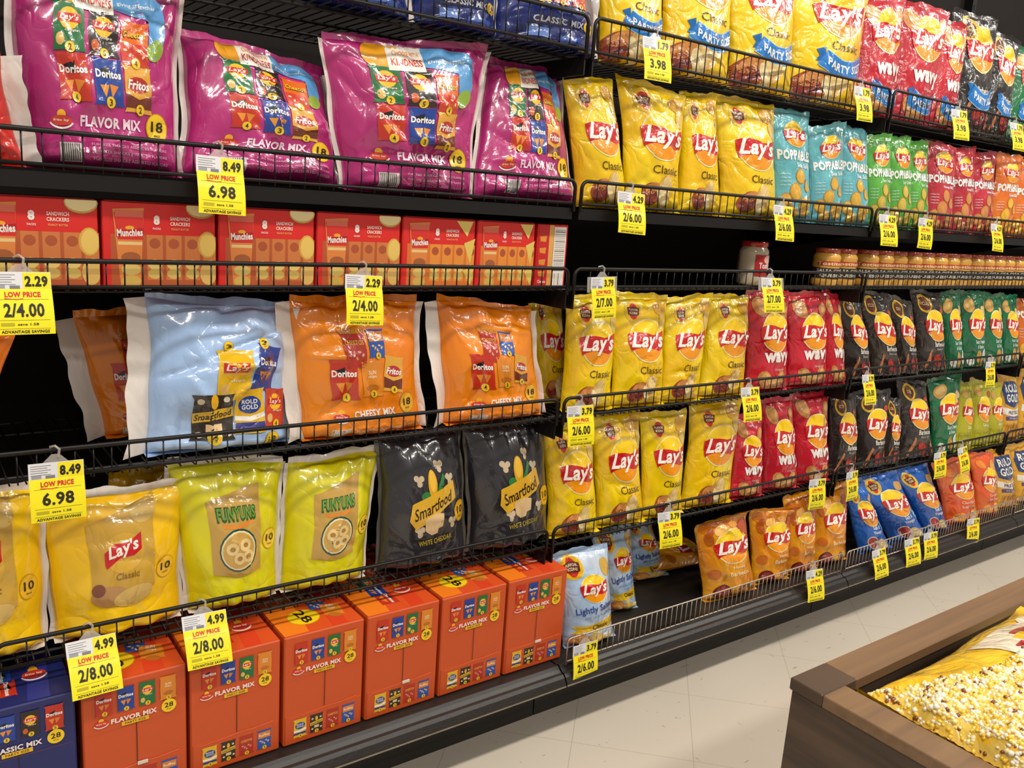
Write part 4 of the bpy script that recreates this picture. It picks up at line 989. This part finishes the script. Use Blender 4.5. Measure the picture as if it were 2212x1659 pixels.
for i, x in enumerate(xs):
    lab = 'orange salsa dip jar with red lid, ' + (('leftmost of the pair' if i == 0 else 'right one of the pair')+' before the shelf seam' if i < 2 else ('nearest' if i == 2 else 'farthest' if i == 15 else ORD[i-2]+' from left')+' in the long jar row')
    if proto is None: proto = jar(x, .075, DECK['r2']+.001, .043, .118, 'e2aa48', 'b0482c', lab, 'orange dip jars in a row', ac, -.55)
    else:
        c = copy_tree(proto); c.location.x = x; c.location.y = .075+rng0.uniform(-.003, .003); c['label'] = lab

# ================================================================== PRICE TAGS
def head(price):
    a = Art(.5)
    a.rect(.05, .06, .98, .96, 'f0e010', 1); a.text(price, .5, .48, .78, .62, '201c10', 3, bold=.05)
    for i in range(5): a.rect(-.92, .82-.13*i, -.2-.12*(i % 2), .85-.13*i, '6a6a70', 1)
    a.rect(-.9, .1, -.55, .3, '9a9aa0', 1); a.rect(-.4, .08, -.06, .26, '7a7a80', 1)
    return a
def low(txt):
    a = Art(.5)
    a.text('LOW PRICE', 0, 1.42, 1.2, .2, 'c8281c', 2, bold=.05); a.band([(-.62, 1.28), (-.2, 1.24), (.0, 1.27)], .03, 'c8281c', 2); a.rect(-.85, 1.24, .85, 1.25, '4a4410', 1)
    a.text(txt, 0, .86, 1.15 if len(txt) < 5 else 1.35, .5, '1c1a10', 3, bold=.03)
    a.rect(-.85, .5, .85, .51, '4a4410', 1); a.rect(-.85, .2, .85, .21, '4a4410', 1); a.text('save 1.58', .1, .36, .7, .09, '3a3414', 2); a.rect(-.8, .3, -.35, .42, 'b8ac10', 1); a.text('ADVANTAGE SAVINGS', 0, .1, 1.6, .11, '2a2410', 2, bold=.03)
    return a
_t = {}
def price_tag(x, y, z, p1, p2, label, sc=1.0, yaw=0, tilt=.12, roll=0, wide=False, head_tilt=0):
    k = (p1, p2, wide)
    if k in _t:
        root = copy_tree(_t[k])
    else:
        root = empty('price_tag', (0, 0, 0)); hw = .042
        m = MB()
        m.tube([(-.004, .006, -.004), (-.006, .001, .006), (0, -.005, .008), (.006, -.007, .002), (.004, -.006, -.012)], .0022, 6)
        m.add([(-.006, -.006, -.006), (.006, -.006, -.006), (.02, -.006, -.02), (-.02, -.006, -.02), (-.006, -.004, -.006), (.006, -.004, -.006), (.02, -.004, -.02), (-.02, -.004, -.02)], [(0,3,2,1),(4,5,6,7),(0,1,5,4),(1,2,6,5),(2,3,7,6),(3,0,4,7)])
        if wide: m.box(-.052, .052, -.0068, -.0055, -.055, -.018)
        m.build('clip', CLEAR, root, None, False)
        m = MB(); m.box(-hw, hw, -.0085, -.0075, -.048, -.019, lin('dcdcde'))
        head(p1).emit(m, lambda a_, b_, off: np.stack([a_*hw, a_*0-.0085-off*.3, -.048+.029*b_], 1)); m.build('shelf_label', PAPER, root, None, False)
        m = MB(); nseg = 8
        zz = np.linspace(-.046, -.118, nseg+1); yy = -.0095-.006*np.sin(np.linspace(0, 2.2, nseg+1))
        V = [(s*hw, y_, z_) for z_, y_ in zip(zz, yy) for s in (-1, 1)]+[(s*hw, y_+.0006, z_) for z_, y_ in zip(zz, yy) for s in (-1, 1)]
        q = []
        o = 2*(nseg+1)
        for i in range(nseg): q += [(2*i, 2*i+2, 2*i+3, 2*i+1), (o+2*i, o+2*i+1, o+2*i+3, o+2*i+2)]
        m.add(V, q, lin('f2e20c'))
        low(p2).emit(m, lambda a_, b_, off: np.stack([a_*hw, np.interp(b_, [0, 1.62], [0, 1])*0-.0095-.006*np.sin(2.2*(1-b_/1.62))-off*.4, -.118+.072*b_/1.62], 1)); m.build('sale_card', PAPER, root, None, False)
        _t[k] = root
        _proto = root
    tag(root, label, 'price tag', 'yellow price tags clipped to the shelf rails')
    root.location = (x, y, z); root.scale = (sc,)*3; root.rotation_euler = (-tilt, roll, yaw)
    return root
rr = random.Random(3)
TG = [
 ('top', 1413, '1.79', '3.98', 'under the large yellow party bags'), ('top', 1857, '1.79', '3.98', 'under the first red wavy party bag'), ('top', 2067, '1.79', '3.98', 'under the black party bag on topmost shelf'), ('top', 2190, '1.79', '3.98', 'under the green party bag at the right edge'),
 ('r1', 470, '8.49', '6.98', 'under the magenta multipacks'), ('r1', 1360, '4.29', '2/6.00', 'under yellow bags on the second shelf'), ('r1', 1686, '4.29', '2/6.00', 'under the teal snack bags'), ('r1', 1913, '4.29', '2/6.00', 'under the grass green snack bags, left one'), ('r1', 1998, '4.29', '2/6.00', 'between green and red popped snack bags'), ('r1', 2148, '4.29', '2/6.00', 'under the orange popped snack bags'),
 ('r2', 40, '2.29', '2/4.00', 'under the leftmost cracker boxes'), ('r2', 782, '2.29', '2/4.00', 'under the fourth cracker box'), ('r2', 1298, '3.79', '2/7.00', 'on the empty jar shelf, wide clear holder'), ('r2', 1661, '3.79', '2/7.00', 'in front of the white queso jar'),
 ('r3', 118, '8.49', '6.98', 'left of the light blue multipack'), ('r3', 1250, '3.79', '2/6.00', 'under yellow bags right of the cheesy packs'), ('r3', 1615, '3.79', '2/6.00', 'under the leftmost red wavy bag, fourth shelf'), ('r3', 1870, '3.79', '2/6.00', 'under the black barbecue bags, fourth shelf'), ('r3', 2137, '3.79', '2/6.00', 'under the green onion bags, fourth shelf'),
 ('r4', 190, '4.99', '2/8.00', 'above the leftmost orange box'), ('r4', 435, '4.99', '2/8.00', 'above the second orange box'), ('r4', 1441, '3.79', '2/6.00', 'above the fallen honey bag'), ('r4', 1764, '3.79', '2/6.00', 'above the golden honey barbecue bags'), ('r4', 1838, '3.79', '2/6.00', 'above the first blue vinegar bag'), ('r4', 2028, '3.79', '2/6.00', 'above the orange cheddar bags, left one'), ('r4', 2074, '3.79', '2/6.00', 'above the orange cheddar bags, right one'),
 ('base', 1262, '3.79', '2/6.00', 'on the silver fence below the light blue bag'), ('base', 1755, '4.29', '2/6.00', 'on the silver fence below honey bags'), ('base', 1893, '3.79', '2/6.00', 'on the fence under the first blue bag'), ('base', 1966, '3.79', '2/6.00', 'on the fence under the middle blue bag'), ('base', 2007, '3.79', '2/6.00', 'on the fence under the last blue bag'), ('base', 2101, '3.79', '2/6.00', 'on the fence under orange cheddar bags')]
for row, px, p1, p2, where in TG:
    y, z = (0, RAIL[row]) if row != 'base' else (-.083, .263)
    y -= .003
    x = xat(px, y, z)
    wide = row == 'r2' and px > 1000
    price_tag(x, y, z, p1, p2, 'yellow price tag reading %s, %s' % (p2, where), 1.0, yaw=rr.uniform(-.12, .12), tilt=rr.uniform(.05, .22) if not (row == 'r4' and px < 500) else .46, roll=rr.uniform(-.03, .06), wide=wide)

# ================================================================== WOODEN BIN WITH POPCORN BAGS
wood, N, L, p = new_mat('brown_laminate')
tc = N.new('ShaderNodeTexCoord'); mp = N.new('ShaderNodeMapping'); mp.inputs['Scale'].default_value = (1.2, 1.2, 14); mp.inputs['Rotation'].default_value = (0, 0, 0); L.new(tc.outputs['Object'], mp.inputs['Vector'])
nz = N.new('ShaderNodeTexNoise'); nz.inputs['Scale'].default_value = 3; nz.inputs['Detail'].default_value = 6; nz.inputs['Distortion'].default_value = .5; L.new(mp.outputs[0], nz.inputs['Vector'])
rp = N.new('ShaderNodeValToRGB'); rp.color_ramp.elements[0].position = .3; rp.color_ramp.elements[0].color = (*lin('33281f'), 1); rp.color_ramp.elements[1].position = .72; rp.color_ramp.elements[1].color = (*lin('5c4a3a'), 1)
L.new(nz.outputs['Fac'], rp.inputs[0]); L.new(rp.outputs[0], p.inputs['Base Color']); p.inputs['Roughness'].default_value = .42
wood2, N, L, p = new_mat('brown_rim_board')
tc = N.new('ShaderNodeTexCoord'); mp = N.new('ShaderNodeMapping'); mp.inputs['Scale'].default_value = (1.0, 22, 22); L.new(tc.outputs['Object'], mp.inputs['Vector'])
nz = N.new('ShaderNodeTexNoise'); nz.inputs['Scale'].default_value = 3; nz.inputs['Detail'].default_value = 6; L.new(mp.outputs[0], nz.inputs['Vector'])
rp = N.new('ShaderNodeValToRGB'); rp.color_ramp.elements[0].position = .25; rp.color_ramp.elements[0].color = (*lin('6e553f'), 1); rp.color_ramp.elements[1].position = .75; rp.color_ramp.elements[1].color = (*lin('866849'), 1)
L.new(nz.outputs['Fac'], rp.inputs[0]); L.new(rp.outputs[0], p.inputs['Base Color']); p.inputs['Roughness'].default_value = .4
ZR = .70; X0, Y1 = -.321, -.930; X1, Y0 = 1.30, -1.72; RW = .052
bog = (X0, Y1, 0)
bin_ = empty('display_bin', bog, 'brown wooden display bin in the aisle holding yellow popcorn bags', 'display bin')
def bpart(n, *b, mat=wood, bev=.0015): m = MB(); m.bbox(*b, bev); return m.build(n, mat, bin_, bog, False)
bpart('far_rim', X0+RW*1.55, X1, Y1-RW, Y1, ZR-.018, ZR, mat=wood2)
bpart('corner_board', X0, X0+RW*1.55, Y1-RW, Y1, ZR-.018, ZR, mat=wood); bpart('side_rim', X0, X0+RW, Y0, Y1-RW-.0005, ZR-.018, ZR, mat=wood2)
bpart('near_rim', X0+RW+.0005, X1, Y0, Y0+RW, ZR-.018, ZR, mat=wood2)
bpart('side_panel', X0+.003, X0+.021, Y0, Y1-.003, .0, ZR-.0185); bpart('far_panel', X0+.022, X1, Y1-.021, Y1-.003, .0, ZR-.0185)
bpart('near_panel', X0+.022, X1, Y0+.003, Y0+.021, .0, ZR-.0185); bpart('bin_floor', X0+.022, X1, Y0+.022, Y1-.022, .50, .515)
bpart('end_panel', X1-.018, X1, Y0+.022, Y1-.022, .516, ZR-.0185)
def art_pc(left):
    a = Art(.05)
    a.poly([(-.49, .0), (.49, .0), (.49, .66), (-.22, .66), (-.22, .28)], 'e2c050', 1); a.poly([(-.4, .52), (-.1, .62), (.22, .56), (.46, .62), (.46, 1.0), (-.4, 1.05)], 'efe4cc', 2)
    a.poly([(-.3, .72), (.05, .8), (.3, .7), (.3, .9), (-.1, .96), (-.3, .9)], 'f4c010', 3)
    a.text('POPCORN', 0, .84, .66, .16, 'b01c2c', 5, bold=.06); a.text('MOVIE BUTTER', .02, .68, .56, .07, 'b8243c', 4, bold=.03)
    a.ell(.2, 1.1, .22, .18, 'f0b010', 1); a.text('Kettle', -.05, 1.12, .6, .18, 'c4222c', 3, bold=.05, shear=.2)
    a.ell(.36, .45, .14, .2, 'e07810', 3); a.ell(-.3, 1.1, .14, .1, 'f2ead8', 2)
    return a
KIND['popc'] = (lambda: art_pc(1), 'f0c424', 'ecb020', 'popcorn')
def corn(seed, n, reg):
    def fn(fmap, nf, root, origin):
        rg = np.random.RandomState(seed); m = MB()
        ic = [(0,0,1)]+[(.894*math.cos(t), .894*math.sin(t), .447) for t in np.arange(5)*1.2566]+[(.894*math.cos(t+.628), .894*math.sin(t+.628), -.447) for t in np.arange(5)*1.2566]+[(0,0,-1)]
        ic = np.array(ic); fc = [(0,1+i,1+(i+1)%5) for i in range(5)]+[(1+i,6+i,1+(i+1)%5) for i in range(5)]+[(1+(i+1)%5,6+i,6+(i+1)%5) for i in range(5)]+[(11,6+(i+1)%5,6+i) for i in range(5)]
        fc = np.array(fc)
        cols = [lin(c) for c in ('f4ead0', 'f0dc98', 'eccc4c', 'f2e2ac', 'e8bc2c', 'f6efdc')]
        a_ = rg.uniform(reg[0], reg[1], n); b_ = rg.uniform(reg[2], reg[3], n)
        ok = a_ > -.49+.95*np.minimum(b_, .28); a_, b_ = a_[ok], b_[ok]
        P = fmap(a_, b_, -.002)
        for k in range(len(a_)):
            c = cols[rg.randint(6)]; c = lin('7c4418') if rg.rand() < .07 else c
            for l in range(3):
                s = rg.uniform(.0024, .0042); d = rg.normal(size=3); d /= np.linalg.norm(d)
                m.add(P[k]+d*.0034+ic*s*rg.uniform(.75, 1.2, (12, 1)), fc, c)
        o = m.build('popcorn', CORN, root, origin); o['kind'] = 'stuff'
    return fn
CORN = printed('popcorn_under_film', .3, .6, 0, 1)
pk = [((-.258, -.992, .688), (-.258, -1.37, .690), (.22, -.992, .70), (.22, -1.37, .70), 1), ((.215, -1.0, .60), (.215, -1.34, .60), (.66, -1.0, .61), (.66, -1.35, .61), 2), ((-.2, -1.40, .575), (-.2, -1.66, .575), (.25, -1.40, .58), (.25, -1.66, .58), 3), ((.32, -1.38, .62), (.32, -1.66, .62), (.78, -1.38, .62), (.78, -1.66, .62), 4)]
for a_, b_, c_, d_, s_ in pk:
    lab = ['large clear and yellow popcorn bag at the near left corner of the bin', 'yellow popcorn bag farther along the bin', 'yellow popcorn bag at the front left inside the bin', 'yellow popcorn bag at the front right inside the bin'][s_-1]
    bag('popc', a_, b_, c_, d_, .125 if s_ == 1 else .11, lab, 'popcorn bags in the wooden bin', cat='popcorn bag', name='popcorn_bag', seed=60+s_, asp=1.3, slide=1, crum=1.2, fat=.45, extra=corn(s_, 5200 if s_ == 1 else 900, (-.48, .48, .005, .66)))
